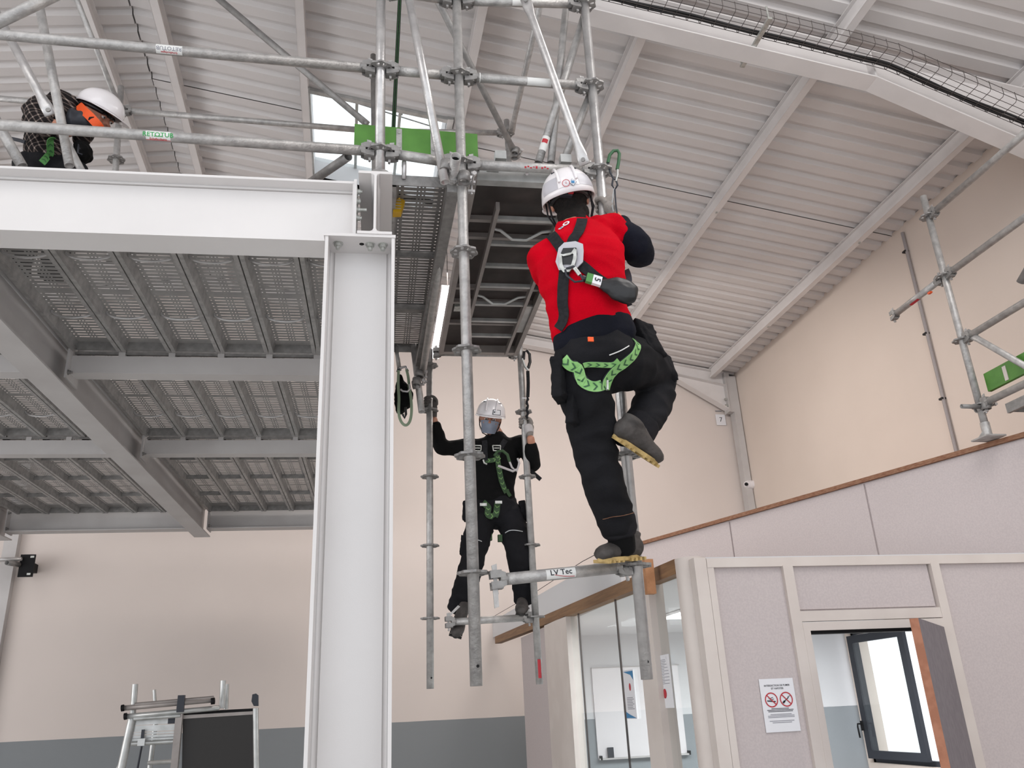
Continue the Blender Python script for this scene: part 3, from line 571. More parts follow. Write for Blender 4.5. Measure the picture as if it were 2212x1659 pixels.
# inner main beam running in depth
ib = thing('steel_beam', 'big grey steel beam running into depth under the perforated decks, left of the column', 'beam', MZ(-1.88, 1, 3.575))
b = MB(); ibeam_v(b, -1.885, .16, 6.35, 3.575, .33, .17); b.obj('flanged_beam', 'grey_steel', ib)
lb = thing('steel_beam', 'grey steel beam running into depth at the far left edge', 'beam', MZ(-3.9, 1, 3.575))
b = MB(); ibeam_v(b, -3.95, .16, 6.35, 3.575, .33, .17); b.obj('flanged_beam', 'grey_steel', lb)
# cross beams
def cross(u0, u1, vc, kind, label):
    r = thing('cross_beam', label, 'beam', MZ((u0 + u1) / 2, vc, 3.67), 'cross beams under the steel decks'); b = MB()
    if kind == 'c':
        mbox(b, u0, u1, vc - .05, vc - .043, 3.67, 3.785); mbox(b, u0, u1, vc - .043, vc + .06, 3.67, 3.678); mbox(b, u0, u1, vc - .043, vc + .06, 3.777, 3.785); mbox(b, u0, u1, vc - .053, vc - .05, 3.668, 3.676)
    else: ibeam_u(b, u0, u1, vc, 3.63, .30, .15)
    b.obj('beam_profile', 'grey_steel', r)
    for u in (u0, u1):
        e = 1 if u == u0 else -1; b = MB(); mbox(b, u, u + e * .012, vc - .1, vc + .1, 3.62, 3.86 if kind == 'c' else 3.92); b.obj('end_plate', 'grey_steel', r)
        for z in (3.66, 3.83):
            b = MB(); bolt(b, MZ(u + e * .012, vc - .08, z), MROT @ V((e, 0, 0)), .013); b.obj('bolt', 'galv_dark', r)
    if kind == 'c':                                      # spacer rail with clips
        b = MB(); mbox(b, u0 + .02, u1 - .02, vc - .04, vc - .028, 3.80, 3.815); b.obj('deck_rail', 'galv_dark', r)
        k = u0 + .3
        while k < u1 - .1: b = MB(); mbox(b, k - .02, k + .02, vc - .045, vc - .02, 3.785, 3.815); b.obj('deck_clip', 'grey_steel', r); k += .299
cross(-1.80, 0.01, 1.78, 'c', 'nearest cross beam right of the big depth beam, ending behind the column'); cross(-1.80, 0.01, 3.50, 'c', 'middle cross beam right of the big depth beam'); cross(-1.80, .01, 6.22, 'i', 'deep far cross beam right of the big depth beam, above the end wall')
cross(-3.87, -1.97, 1.78, 'c', 'nearest cross beam left of the big depth beam'); cross(-3.87, -1.97, 3.50, 'c', 'middle cross beam left of the big depth beam'); cross(-3.87, -1.97, 6.22, 'i', 'deep far cross beam at the left edge, above the end wall')
# ------------------------------------------------------------------ perforated steel decks
def perforated(b, w, L, z, y0=.04, cell=.038, wy=.008):
    c = w / 2; xs = [0, .040, .048, .064, c - .022, c - .013, c - .005, c + .005, c + .013, c + .022, w - .064, w - .048, w - .040, w]
    ys = [0, y0]; kinds = ['s']; y = y0; i = 0
    while y + cell < L - .04:
        ys += [y + cell * .55, y + cell * .55 + wy]; kinds += ['s', 'h' if i % 22 != 21 else 's']; y += cell; ys.append(y); kinds.append('s'); i += 1
        # merge: solid, hole, solid
    ys.append(L); kinds.append('s')
    holes = {1, 3, 5, 7}
    nx = len(xs); vs = [(x, y_, z) for y_ in ys for x in xs]; fs = []
    for j in range(len(ys) - 1):
        for i2 in range(nx - 1):
            if kinds[j] == 'h' and i2 in (1, 3, 5, 7, 9, 11): continue
            fs.append((j * nx + i2, j * nx + i2 + 1, (j + 1) * nx + i2 + 1, (j + 1) * nx + i2))
    b.add(vs, fs, False)
def deck_meshes(w, L, hoops, drop=.065, mt='galv_deck'):
    b = MB(); perforated(b, w, L, 0); panel = b.mesh('deck_panel', mt)
    b = MB()
    for x, s in ((0, 1), (w, -1)):
        b.add([(x, 0, 0), (x, L, 0), (x, L, -drop), (x, 0, -drop), (x + s * .024, 0, -drop), (x + s * .024, L, -drop), (x + s * .024, L, -drop + .022), (x + s * .024, 0, -drop + .022), (x + s * .030, 0, -.012), (x + s * .030, L, -.012), (x + s * .033, L, 0), (x + s * .033, 0, 0)],
              [(0, 1, 2, 3), (3, 2, 5, 4), (4, 5, 6, 7), (7, 6, 9, 8), (8, 9, 10, 11)], False)
    rails = b.mesh('side_rail', 'galv')
    ends = MB().bx(.002, w - .002, 0, .006, -drop + .01, 0).mesh('deck_end', 'galv_dark')
    hoop = None
    if hoops == 'arc': b = MB(); b.tube([(.032 + (w - .064) * (.5 - .5 * math.cos(t)), 0, -.008 - .042 * math.sin(t)) for t in (PI * k / 12 for k in range(13))], .008, 6); hoop = b.mesh('stiffener_hoop', 'galv_new')
    if hoops == 'bar': hoop = MB().bx(.03, w - .03, -.004, .004, -.04, 0).mesh('stiffener_bar', 'galv_dark')
    return panel, rails, ends, hoop
def place_deck(meshes, loc, rot, L, hoops_at, label, group=None):
    r = thing('steel_deck', label, 'scaffold deck', loc, group); r.rotation_euler = (0, 0, rot)
    for nm, me in zip(('perforated_panel', 'side_rails', 'end_plate', 'end_plate'), (meshes[0], meshes[1], meshes[2], meshes[2])):
        o = bpy.data.objects.new(nm, me); COL.objects.link(o); o.parent = r
    o.location = (0, L - .006, 0)
    if meshes[3]:
        for y in hoops_at: o = bpy.data.objects.new('stiffener', meshes[3]); COL.objects.link(o); o.parent = r; o.location = (0, y, 0)
    return r
DZ = 3.875
rows = ((.17, 1.72, 'arc', 'nearest row'), (1.80, 3.44, 'arc', 'middle row'), (3.53, 6.13, 'bar', 'far row'))
ordn = ['first', 'second', 'third', 'fourth', 'fifth', 'sixth', 'seventh']
for v0, v1, hk, rn in rows:
    ms4 = deck_meshes(.292, v1 - v0, hk)
    for side, us in (('right', [-1.795 + i * .299 for i in range(6)]), ('left', [-2.27 - i * .299 for i in range(6)])):
        for i, u in enumerate(us):
            L = v1 - v0; hp_ = (.42, L - .45) if hk == 'arc' else (L * .25, L * .5, L * .75)
            gro = f'perforated steel decks, {rn} {side} of the big depth beam'
            place_deck(ms4, MZ(u, v0, DZ), -.045, L, hp_, f'perforated steel deck in the {rn}, {ordn[i]} {side} of the big depth beam', gro)
# SCAFFOLD COMPONENTS
def rosette_mesh():
    b = MB(); n = 32; r0, r1, r2, r3 = .024, .032, .052, .062
    for i in range(n):
        a0, a1 = 2 * PI * i / n, 2 * PI * (i + 1) / n; sec = i % 4
        def rr(a): return r3 + .0045 * math.cos(8 * a)
        rings = [(r0, r1), (r1, r2), (r2, None)]
        for k, (p, q) in enumerate(rings):
            if k == 1 and sec in (1, 2): continue
            q0, q1 = (rr(a0), rr(a1)) if q is None else (q, q)
            pts = [(p * math.cos(a0), p * math.sin(a0)), (q0 * math.cos(a0), q0 * math.sin(a0)), (q1 * math.cos(a1), q1 * math.sin(a1)), (p * math.cos(a1), p * math.sin(a1))]
            b.add([(x, y, -.005) for x, y in pts] + [(x, y, .005) for x, y in pts], [(0, 3, 2, 1), (4, 5, 6, 7), (1, 2, 6, 5), (3, 0, 4, 7), (0, 1, 5, 4), (2, 3, 7, 6)], False)
    return b.mesh('rosette', 'galv_dark')
ROS = rosette_mesh()
def head_mesh():
    # wedge head in local x: rosette centre at x=0, ledger leaves towards +x
    b = MB(); b.poly([(.028, -.019, -.04), (.06, -.024, -.045), (.09, -.024, -.03), (.09, -.024, .03), (.06, -.024, .045), (.028, -.019, .04), (.028, -.019, .008), (.068, -.022, .008), (.068, -.022, -.008), (.028, -.019, -.008)], (0, .006, 0))
    b.poly([(.028, .013, -.04), (.06, .018, -.045), (.09, .018, -.03), (.09, .018, .03), (.06, .018, .045), (.028, .013, .04), (.028, .013, .008), (.068, .016, .008), (.068, .016, -.008), (.028, .013, -.008)], (0, .006, 0))
    b.bx(.028, .075, -.02, .02, .028, .045); b.bx(.028, .075, -.02, .02, -.045, -.028); b.tube([(.07, 0, 0), (.098, 0, 0)], .026, 14)
    b.v = [V((v.x, v.y, v.z * .82)) for v in b.v]
    return b.mesh('ledger_head', 'galv_dark')
HEAD = head_mesh()
WEDGE = MB().poly([(.040, -.003, .058), (.062, -.003, .064), (.054, -.003, -.058), (.044, -.003, -.058)], (0, .006, 0)).tube([(.049, -.009, -.052), (.049, .009, -.052)], .006, 8).mesh('wedge', 'galv')
def standard(label, pts, ros, top, bot, name='scaffold_standard', r=.0242, group=None, spigot=None, hole=None, mt='galv'):
    """pts: function z -> point on the axis ; ros: rosette heights"""
    s = thing(name, label, 'scaffold pole', pts(bot), group)
    MB().tube([pts(bot), pts(top)], r, 20, hollow=.0035).obj('tube', mt, s)
    d = (pts(top) - pts(bot)).normalized(); a, b_ = frame_of(d, (1, .05, 0))
    for z in ros: inst('rosette', ROS, basis(a, b_, d, pts(z)), s)
    if spigot: MB().tube([pts(spigot), pts(spigot + .24)], .0275, 18).obj('sleeve', 'galv_new', s)
    if hole is not None:
        for z in hole: p = pts(z); dd = (C0 - p); dd.z = 0; dd.normalize(); MB().tube([p + dd * (r - .002) + V((.008, 0, 0)), p + dd * (r + .001) + V((.008, 0, 0))], .006, 10).obj('pin_hole', 'black', s)
    return s
def sticker(parent, p0, p1, t0, t1, ang0, ang1, r=.0252, m='label_white', name='sticker', n=10):
    p0, p1 = V(p0), V(p1); d = p1 - p0; a, b_ = frame_of(d, (0, 0, 1) if abs(d.normalized().z) < .9 else (1, 0, 0)); b_ = -b_ if b_.dot(C0 - p0) > 0 else b_; A, B = p0 + d * t0, p0 + d * t1
    vs = []; 
    for k in range(n + 1):
        t = ang0 + (ang1 - ang0) * k / n; o = (a * math.sin(t) - b_ * math.cos(t)) * r; vs += [A + o, B + o]
    return MB().add(vs, [(2 * k, 2 * k + 1, 2 * k + 3, 2 * k + 2) for k in range(n)], True).obj(name, m, parent)
def tube_text(parent, p0, p1, tc, ang, s, size, m, r=.0256, name='lettering', flip=1, bold=True):
    p0, p1 = V(p0), V(p1); d = p1 - p0; a, b_ = frame_of(d, (0, 0, 1)); dn = d.normalized(); sg = 1 if b_.dot(C0 - p0) > 0 else -1; b_ = b_ * -sg; dn = dn * sg; vs, fs = text_mesh(s, size, 'CENTER', bold, .004); o = []
    for v in vs:
        t = ang + flip * v.y / r; o.append(p0 + d * tc + dn * (flip * v.x) + (a * math.sin(t) - b_ * math.cos(t)) * r)
    return MB().add(o, fs, False).obj(name, m, parent)
def ledger(label, p0, p1, heads=(1, 1), cat='scaffold tube', r=.0242, name='scaffold_ledger', mt='galv', group=None):
    p0, p1 = V(p0), V(p1); s = thing(name, label, cat, (p0 + p1) / 2, group); d = (p1 - p0).normalized(); up = V((0, 0, 1)); a, b_ = frame_of(d, up)
    q0 = p0 + d * (.09 if heads[0] else 0); q1 = p1 - d * (.09 if heads[1] else 0)
    MB().tube([q0, q1], r, 20, hollow=.0035).obj('tube', mt, s)
    if heads[0]: h = inst('ledger_head', HEAD, basis(d, a.cross(d), a, p0), s); inst('wedge', WEDGE, basis(d, a.cross(d), a, p0), h)
    if heads[1]: h = inst('ledger_head', HEAD, basis(-d, a.cross(-d), a, p1), s); inst('wedge', WEDGE, basis(-d, a.cross(-d), a, p1), h)
    return s
def brace(label, p0, p1, flat=(1, 1), r=.021, mt='galv', cat='scaffold brace', name='scaffold_brace'):
    p0, p1 = V(p0), V(p1); s = thing(name, label, cat, (p0 + p1) / 2); d = (p1 - p0); L = d.length; d.normalize(); view = ((p0 + p1) / 2 - C0).normalized(); nrm = (view - d * view.dot(d)).normalized(); w = d.cross(nrm)
    m = MB(); q0 = p0 + d * (.12 if flat[0] else 0); q1 = p1 - d * (.12 if flat[1] else 0)
    rings = []
    if flat[0]: rings += [(p0 - d * .01, nrm * .005, w * .028), (p0 + d * .05, nrm * .005, w * .028)]
    rings += [(q0, nrm * r, w * r), (q1, nrm * r, w * r)]
    if flat[1]: rings += [(p1 - d * .05, nrm * .005, w * .028), (p1 + d * .01, nrm * .005, w * .028)]
    if any(flat):
        n = 16; vs = [c + A * math.cos(2 * PI * j / n) + B * math.sin(2 * PI * j / n) for c, A, B in rings for j in range(n)]; k = len(rings)
        m.add(vs, [(i * n + j, i * n + (j + 1) % n, (i + 1) * n + (j + 1) % n, (i + 1) * n + j) for i in range(k - 1) for j in range(n)] + [tuple(range(n))[::-1], tuple(range((k - 1) * n, k * n))], True)
        m.obj('tube', mt, s)
        for f_, p in zip(flat, (p0 + d * .015, p1 - d * .015)):
            if f_: MB().tube([p - nrm * .012, p + nrm * .004], .011, 12).obj('rivet', 'galv_dark', s)
    else: m.tube([p0, p1], r, 18, hollow=.003).obj('tube', mt, s)
    return s
def coupler(label, p, d1, d2, off=.0):
    """swivel coupler: two clamp shells round two tubes with bolt and nut"""
    s = thing('tube_coupler', label, 'coupler', p); p = V(p)
    for k, d in enumerate((V(d1).normalized(), V(d2).normalized())):
        a, b_ = frame_of(d, (0, 0, 1) if abs(d.z) < .8 else (0, -1, 0)); c = p + V((0, -.03 + .055 * k, 0)); m = MB()
        m.tube([c - d * .025, c + d * .025], .031, 16, hollow=.006); m.obj('clamp_shell', 'galv_dark', s)
        m = MB(); m.bar(c + b_ * .025 - a * .035, c + b_ * .05 - a * .035 + b_ * .01, .02, .012); m.tube([c + b_ * .045 - a * .05, c + b_ * .045 + a * .045], .006, 8); m.tube([c + b_ * .045 + a * .03, c + b_ * .045 + a * .046], .012, 6); m.obj('clamp_bolt', 'galv_new', s)
    return s
FYs, BYs = 3.34, 5.82
def zl(zs, pxs, Y):                                      # post axis from measured rosettes
    P = [at(x, y, Y=Y) for x, y in pxs]
    def f(z):
        A, B = P[0], P[-1]; t = (z - A.z) / (B.z - A.z); return A.lerp(B, t)
    return f, P
# --- front standards
S1, P1 = zl(None, [(991, 165), (1022, 1240)], FYs); S2, P2 = zl(None, [(1279, 187), (1375, 1222)], FYs); S0, P0 = zl(None, [(822, 150), (821, 328)], FYs)
S3, P3_ = zl(None, [(928, 885), (929, 1336)], BYs); S4, P4_ = zl(None, [(1131, 890), (1157, 1333)], BYs)
def zat(px, py, Y): return at(px, py, Y=Y).z
r1 = [zat(x, y, FYs) for x, y in ((988, 2), (991, 165), (996, 355), (1002, 545), (1009, 757), (1018, 985), (1022, 1238))]
r2 = [zat(x, y, FYs) for x, y in ((1270, 10), (1280, 187), (1300, 370), (1335, 770), (1350, 985), (1375, 1222))]
r0 = [zat(822, 150, FYs), zat(822, 328, FYs)]
r3 = [zat(x, y, BYs) for x, y in ((928, 790), (928, 887), (929, 1030), (929, 1179), (929, 1336))]
r4 = [zat(x, y, BYs) for x, y in ((1105, 288), (1131, 890), (1138, 1030), (1150, 1178), (1157, 1333))]
st1 = standard('long galvanised standard hanging in front of the masked worker, open end lowest at bottom centre', S1, r1, 5.5, zat(1030, 1482, FYs), hole=(zat(1023, 1440, FYs),))
st2 = standard('galvanised standard held by the climbing worker in red, open end before the glass partition', S2, r2, 5.5, zat(1395, 1468, FYs), hole=(zat(1400, 1430, FYs),), mt='galv_new')
st0 = standard('short galvanised standard rising from the beam above the column top', S0, r0, 5.5, 3.97, mt='galv_new')
MB().tube([S0(3.958), S0(3.985)], .05, 20).obj('base_collar', 'galv_dark', st0)
st3 = standard('thin far standard on the left, gripped by the masked worker with his gloved fist', S3, r3, zat(925, 755, BYs), zat(929, 1488, BYs), hole=(zat(926, 1465, BYs),))
st4 = standard('thin far standard on the right, passing in front of the masked worker', S4, r4, 6.42, zat(1168, 1478, BYs), hole=())
sticker(st4, S4(2.0), S4(1.6), .2, .5, -.4, .5, m='red_ink', name='paint_mark')
# --- X ledgers on the front plane
def led_between(label, fa, za, fb, zb, **k): return ledger(label, fa(za), fb(zb), **k)
L_far = at(0, 75, Y=FYs); L_far2 = at(0, 270, Y=FYs); ext = lambda p, q, t: q + (p - q) * t
lg = ledger('upper long guardrail tube at the top left, with a half-peeled sticker', ext(L_far, S0(r0[0]), 1.7), S0(r0[0])); a, b_ = ext(L_far, S0(r0[0]), 1.7), S0(r0[0])
def tpar(p, q, px):                                      # parameter along p-q seen at image column px
    best = min((abs((lambda w: CX + F * (RM.transposed() @ (w - C0)).x / -(RM.transposed() @ (w - C0)).z)(p.lerp(q, t / 400)) - px), t / 400) for t in range(401)); return best[1]
def label_on(parent, p, q, x0, x1, word, col, sub='', ang=-.62, flip=1, size=.026, span=.95):
    t0, t1 = tpar(p, q, x0), tpar(p, q, x1); sticker(parent, p, q, t0, t1, ang - span, ang + span); tm = (t0 + t1) / 2
    tube_text(parent, p, q, tm, ang + .22, word, size, col, flip=flip)
    if sub: tube_text(parent, p, q, tm, ang - .55, sub, .014, 'red_ink', flip=flip, name='small_print')
label_on(lg, a, b_, 340, 395, 'RETOTUB', 'grey_ink', 'Echafaudages', flip=-1)
lg2 = ledger('lower long guardrail tube at the left, with a white, green and red sticker', ext(L_far2, S0(r0[1]), 1.7), S0(r0[1])); a, b_ = ext(L_far2, S0(r0[1]), 1.7), S0(r0[1])
label_on(lg2, a, b_, 316, 372, 'RETOTUB', 'green_ink', 'Echafaudages', size=.03)
sticker(lg2, a, b_, tpar(a, b_, 316), tpar(a, b_, 372), -1.5, -1.36, r=.0256, m='red_ink', name='sticker_stripe')
sticker(lg2, a, b_, tpar(a, b_, 336), tpar(a, b_, 352), -.75, -.6, r=.0256, m='green_ink', name='sticker_emblem')
ledger('short tube between the first two front standards, upper level', S0(r0[0]), S1(r1[1])); ledger('short tube between the first two front standards, at deck level', S0(r0[1]), S1(r1[2]))
u1 = ledger('front tube with torn white sticker at the upper level of the right bay', S1(r1[1]), S2(r2[1])); sticker(u1, S1(r1[1]), S2(r2[1]), .5, .68, -1.5, .3, name='torn_sticker'); sticker(u1, S1(r1[1]), S2(r2[1]), .148, .155, -1.8, .9, r=.0256, m='label_white', name='tape_ring')
u2 = ledger('front tube with torn white sticker at the very top of the right bay', S1(r1[0]), S2(r2[0])); sticker(u2, S1(r1[0]), S2(r2[0]), .42, .56, -1.5, .3, name='torn_sticker')
ledger('short tube crossing the top edge between the first two front standards', S0(r1[0] + .01), S1(r1[0]))
dl = ledger('front transom carrying the trapdoor deck, above the white helmet', S1(r1[2]), S2(r2[2]), mt='galv'); [sticker(dl, S1(r1[2]), S2(r2[2]), .44 + k * .02, .454 + k * .02, -.75 + .2 * (k % 2), -.5 + .25 * ((k + 1) % 3) / 2, r=.0248, m='red_ink', name='red_print') for k in range(9)]
# --- step ledgers
pR = S2(r2[5]); pL = at(1044, 1256, Y=FYs - .03)
sl_ = ledger('step tube with a white sticker, carrying the left boot of the worker in red', pL, pR, heads=(1, 1)); label_on(sl_, pL, pR, 1177, 1240, 'LV Tec', 'ink', ang=-.12, size=.032, span=.85)
tt0, tt1 = tpar(pL, pR, 1195), tpar(pL, pR, 1237); dd = pR - pL; a, b_ = frame_of(dd, (0, 0, 1)); cv = [pL + dd * (tt0 + (tt1 - tt0) * k / 8) + (a * math.sin(t) + b_ * math.cos(t)) * .0262 for k, t in ((k, -.25 - .5 * math.sin(k / 8 * 1.6)) for k in range(9))]
MB().tube(cv, .0012, 5).obj('red_curve', 'red_ink', sl_)
MB().poly([pL + V((.035, -.01, -.03)), pL + V((.055, -.01, -.03)), pL + V((.058, -.01, -.1)), pL + V((.04, -.01, -.105))], (0, .008, 0)).obj('hanging_wedge', 'galv', sl_)
qR = S4(r4[4]); qL = at(953, 1345, Y=BYs - .05)
bl_ = ledger('far thin step tube under the boots of the masked worker', qL, qR)
MB().poly([qL + V((.03, -.01, .03)), qL + V((.05, -.01, .03)), qL + V((.13, -.01, .1)), qL + V((.115, -.01, .11))], (0, .008, 0)).obj('raised_wedge', 'galv', bl_)
# --- braces in front
brace('shiny diagonal tube left of the middle standard, ending open below the coupler', at(884, 0, Y=FYs - .07) + (at(884, 0, Y=FYs - .07) - at(961, 394, Y=FYs - .07)) * .3, at(961, 394, Y=FYs - .07), (0, 0), .0215, 'galv_new', 'scaffold tube')
brace('shiny diagonal brace with flattened riveted end, running down to the white helmet', at(1135, -2, Y=FYs - .06), at(1262, 352, Y=FYs - .05), (1, 1), .0205, 'galv_new')
coupler('coupler clamped on the open tube end left of the middle standard', at(962, 368, Y=FYs - .05), (.1, 0, 1), (0, 1, 0))
coupler('coupler clamped on the middle standard just below deck level', at(1000, 392, Y=FYs - .02), (0, 0, 1), (0, 1, .1))
# long tube running in depth between the two decks
ta, tb_ = at(985, 338, Y=3.17), at(912, 812, Y=5.72)
dt = brace('long tube running into depth under the decks, open end towards us', ta, tb_, (0, 0), .0245, 'galv', 'scaffold tube')
for t_, q_, u_ in ((dt, ta, tb_),): dq = (u_ - q_).normalized(); MB().tube([q_ + dq * .03, q_ + dq * .032], .0208, 16).obj('bore_shade', 'black', dt)  # black disc paints the shade inside the open tube end
ta2, tb2 = at(979, 405, Y=3.36), at(905, 790, Y=5.7)
s_ = thing('deck_rail', 'grey channel rail running into depth along the perforated scaffold deck', 'rail', ta2); m = MB(); d_r = (tb2 - ta2).normalized(); m.bar(ta2, tb2, .055, .05); m.obj('channel', 'galv_dark', s_)
m = MB(); m.bar(ta2 - d_r * .004, ta2, .06, .055); m.obj('end_cap', 'galv', s_)
# rear-left leg tubes under the deck end
brace('short oblique tube hanging below the far end of the decks, left of the gloved fist', at(893, 745, Y=5.7), at(911, 890, Y=5.62), (0, 0), .0242, 'galv', 'scaffold tube')
brace('thin tube hanging beside the rope bag below the far deck end', at(855, 745, Y=5.75), at(863, 800, Y=5.75), (0, 0), .016, 'galv', 'scaffold tube')
coupler('far coupler joining the depth tube to the oblique tube', at(905, 812, Y=5.62), (0, .2, 1), (0, 1, -.1)); coupler('far coupler below, on the oblique hanging tube', at(899, 828, Y=5.6), (.1, 0, 1), (.9, 0, .2))
ledger('far transom carrying the rear ends of the decks', S3(zat(926, 762, BYs)), S4(zat(1123, 765, BYs)))
# --- rear structure above
S5 = lambda z: at(258, 238, Y=BYs).lerp(at(251, 345, Y=BYs), (z - zat(258, 238, BYs)) / (zat(251, 345, BYs) - zat(258, 238, BYs)))
zz = zat(259, 238, BYs); z2 = zat(250, 345, BYs)
standard('rear standard beside the crouching worker, rising above the beam at the left', S5, [zz, z2], zat(265, 188, BYs), z2 - .9)
S6 = lambda z: at(806, 100, Y=BYs).lerp(at(808, 265, Y=BYs), (z - zat(806, 100, BYs)) / (zat(808, 265, BYs) - zat(806, 100, BYs)))
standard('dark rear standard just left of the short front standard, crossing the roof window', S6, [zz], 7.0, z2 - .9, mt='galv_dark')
ledger('rear guardrail tube running behind the green toe board and across the roof window', S5(zz), S6(zz)); ledger('rear tube between the green toe board and the right rear standard', S6(zz), S4(r4[0]))
ledger('rear guardrail tube behind the crouching worker, leaving the left edge', S5(zz) + (at(0, 213, Y=BYs) - S5(zz)) * 1.5, S5(zz))
Bk = lambda x, y, Y: at(x, y, Y=Y)
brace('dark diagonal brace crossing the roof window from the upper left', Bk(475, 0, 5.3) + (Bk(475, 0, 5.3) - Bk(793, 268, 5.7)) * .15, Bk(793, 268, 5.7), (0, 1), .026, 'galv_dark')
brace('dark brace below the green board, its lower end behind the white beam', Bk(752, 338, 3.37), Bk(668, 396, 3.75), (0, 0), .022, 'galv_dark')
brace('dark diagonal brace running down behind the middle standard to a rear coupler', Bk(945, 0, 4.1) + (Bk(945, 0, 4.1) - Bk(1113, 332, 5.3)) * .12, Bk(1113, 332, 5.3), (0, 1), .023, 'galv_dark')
brace('grey rear brace leaning right above the rear rosette', Bk(1175, -25, 4.2), Bk(1105, 283, 5.7), (0, 1), .022, 'galv')
brace('steep grey rear tube left of the climbing worker helmet', Bk(1226, -20, 3.45), Bk(1190, 352, 3.46), (0, 0), .02, 'galv')
st_b = brace('grey rear brace with a white and red sticker near its lower end', Bk(1262, 35, 3.38), Bk(1163, 352, 3.46), (0, 0), .0205, 'galv'); sticker(st_b, Bk(1262, 35, 3.38), Bk(1163, 352, 3.46), .84, .93, -1.2, 1.2, r=.0215)
sticker(st_b, Bk(1262, 35, 3.38), Bk(1163, 352, 3.46), .86, .885, -.9, .6, r=.0219, m='red_ink', name='sticker_stripe')
brace('short grey brace leaning behind the standard the worker holds', Bk(1275, 205, 3.38), Bk(1216, 352, 3.46), (0, 0), .0205, 'galv')
coupler('rear coupler at the foot of the dark diagonal brace', Bk(1112, 332, 5.3), (.3, 0, 1), (0, 0, 1))
# --- left cluster of tubes
brace('thick tube crossing the very top left corner', Bk(-60, 75, 2.95), Bk(150, -25, 2.95), (0, 0), .0242, 'galv', 'scaffold tube')
brace('left brace with a flattened end pointing at the crouching worker back', Bk(-20, 5, 3.55), Bk(108, 245, 3.55), (0, 1), .0205, 'galv_new')
brace('nearly vertical tube passing in front of the crouching worker', Bk(80, -15, 3.45), Bk(150, 358, 3.45), (0, 0), .021, 'galv', 'scaffold tube')
brace('thin rear brace running down to the rosette beside the white helmet at left', Bk(160, -15, 5.0), Bk(258, 232, 5.7), (0, 1), .02, 'galv')
brace('tube leaving the left edge low down, just above the white beam', Bk(-40, 205, 3.6), Bk(48, 360, 3.6), (0, 0), .024, 'galv', 'scaffold tube')
brace('short thin brace right of the crouching worker belt', Bk(135, 290, 3.6), Bk(190, 395, 3.6), (0, 0), .017, 'galv')
# --- green toe board of the tower
g = thing('toe_board', 'bright green toe board with steel straps above the scaffold deck, below the roof window', 'toe board', at(900, 300, Y=3.45)); gy = 3.43
def gp(x, y): return at(x, y, Y=gy)
c0, c1, c2, c3 = gp(766, 268), gp(1031, 289), gp(1031, 345), gp(766, 327); zt_, zb_ = (c0.z + c1.z) / 2, (c2.z + c3.z) / 2
MB().bx(c0.x, c1.x, gy, gy + .028, zb_, zt_).obj('board', 'green_board', g)
for x in (862, 936):
    q = gp(x, 300); MB().bx(q.x - .014, q.x + .014, gy - .004, gy, zb_, zt_ - .01).obj('steel_strap', 'galv', g)
    for z in (zb_ + .04, zt_ - .035): MB().tube([V((q.x, gy - .008, z)), V((q.x, gy - .003, z))], .007, 10).obj('rivet', 'zinc', g)
MB().bx(c1.x - .05, c1.x - .035, gy - .003, gy, zb_ + .02, zb_ + .03).obj('stain', 'ply_dark', g)
# green-black lashing strap
st = thing('lashing_strap', 'thin green and black strap hanging vertically above the green toe board', 'strap', Bk(856, 130, 3.7)); a, b_ = Bk(864, -10, 3.75), Bk(850, 275, 3.75)
MB().bar(a, b_, .022, .003, up=(0, 1, 0)).obj('webbing', 'black_web', st)
for dx in (-.005, .005): MB().bar(a + V((dx, -.003, 0)), b_ + V((dx, -.003, 0)), .0012, .002, up=(0, 1, 0)).obj('green_stripe', 'green_mid', st)
# --- perforated scaffold deck (left) hooked on the front transom
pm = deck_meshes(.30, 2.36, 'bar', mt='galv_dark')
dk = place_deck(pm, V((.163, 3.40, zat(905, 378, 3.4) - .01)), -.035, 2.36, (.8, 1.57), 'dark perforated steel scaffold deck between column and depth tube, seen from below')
dk.rotation_euler = (math.atan2(zat(880, 755, 5.76) - zat(900, 392, 3.4), 2.36), 0, -.035)
for x in (.06, .24): b = MB(); b.tube([(x, -.005, -.02), (x, -.03, .01), (x, -.035, .045), (x, -.01, .07), (x, .02, .06)], .011, 8); o = b.obj('deck_hook', 'galv_new', None, loc=(0, 0, 0)); o.parent = dk
# --- aluminium trapdoor deck with folded ladder
zd = zat(1100, 398, 3.42) + .07
PT = math.atan2(zat(1035, 768, 5.78) - zat(1100, 398, 3.42), 2.36)
ad = thing('trapdoor_deck', 'aluminium trapdoor deck with dark board and folded ladder underneath, above the masked worker', 'scaffold deck', (.55, 3.4, zd)); ad.rotation_euler = (PT, 0, -.04)
W, LL = .605, 2.38
def loc_obj(b, name, m, parent=ad): o = b.obj(name, m, None, loc=(0, 0, 0)); o.parent = parent; return o
loc_obj(MB().bx(.03, W - .03, .05, LL - .05, -.012, .0), 'deck_board', 'ply_dark')
for x in (.0, W - .032): loc_obj(MB().bx(x, x + .032, 0, LL, -.075, .005), 'side_rail', 'alu_dull')
loc_obj(MB().bx(.03, W - .03, 0, .05, -.07, .005), 'end_beam', 'alu'); loc_obj(MB().bx(.03, W - .03, LL - .05, LL, -.07, .005), 'end_beam', 'alu_dull')
for y in (.43, .62, 1.28, 1.5, 1.85): loc_obj(MB().bx(.03, W - .03, y, y + .03, -.04, -.012), 'cross_member', 'alu_dull')
for y in (.46, 1.31):
    loc_obj(MB().tube([(.17, y, -.075), (.21, y, -.085), (.28, y + .05, -.11), (.36, y + .05, -.11), (.44, y, -.085), (.50, y, -.075)], .009, 8), 'curved_brace', 'alu')
ld = thing('folded_ladder', None, None, (0, 0, 0)); ld.parent = ad
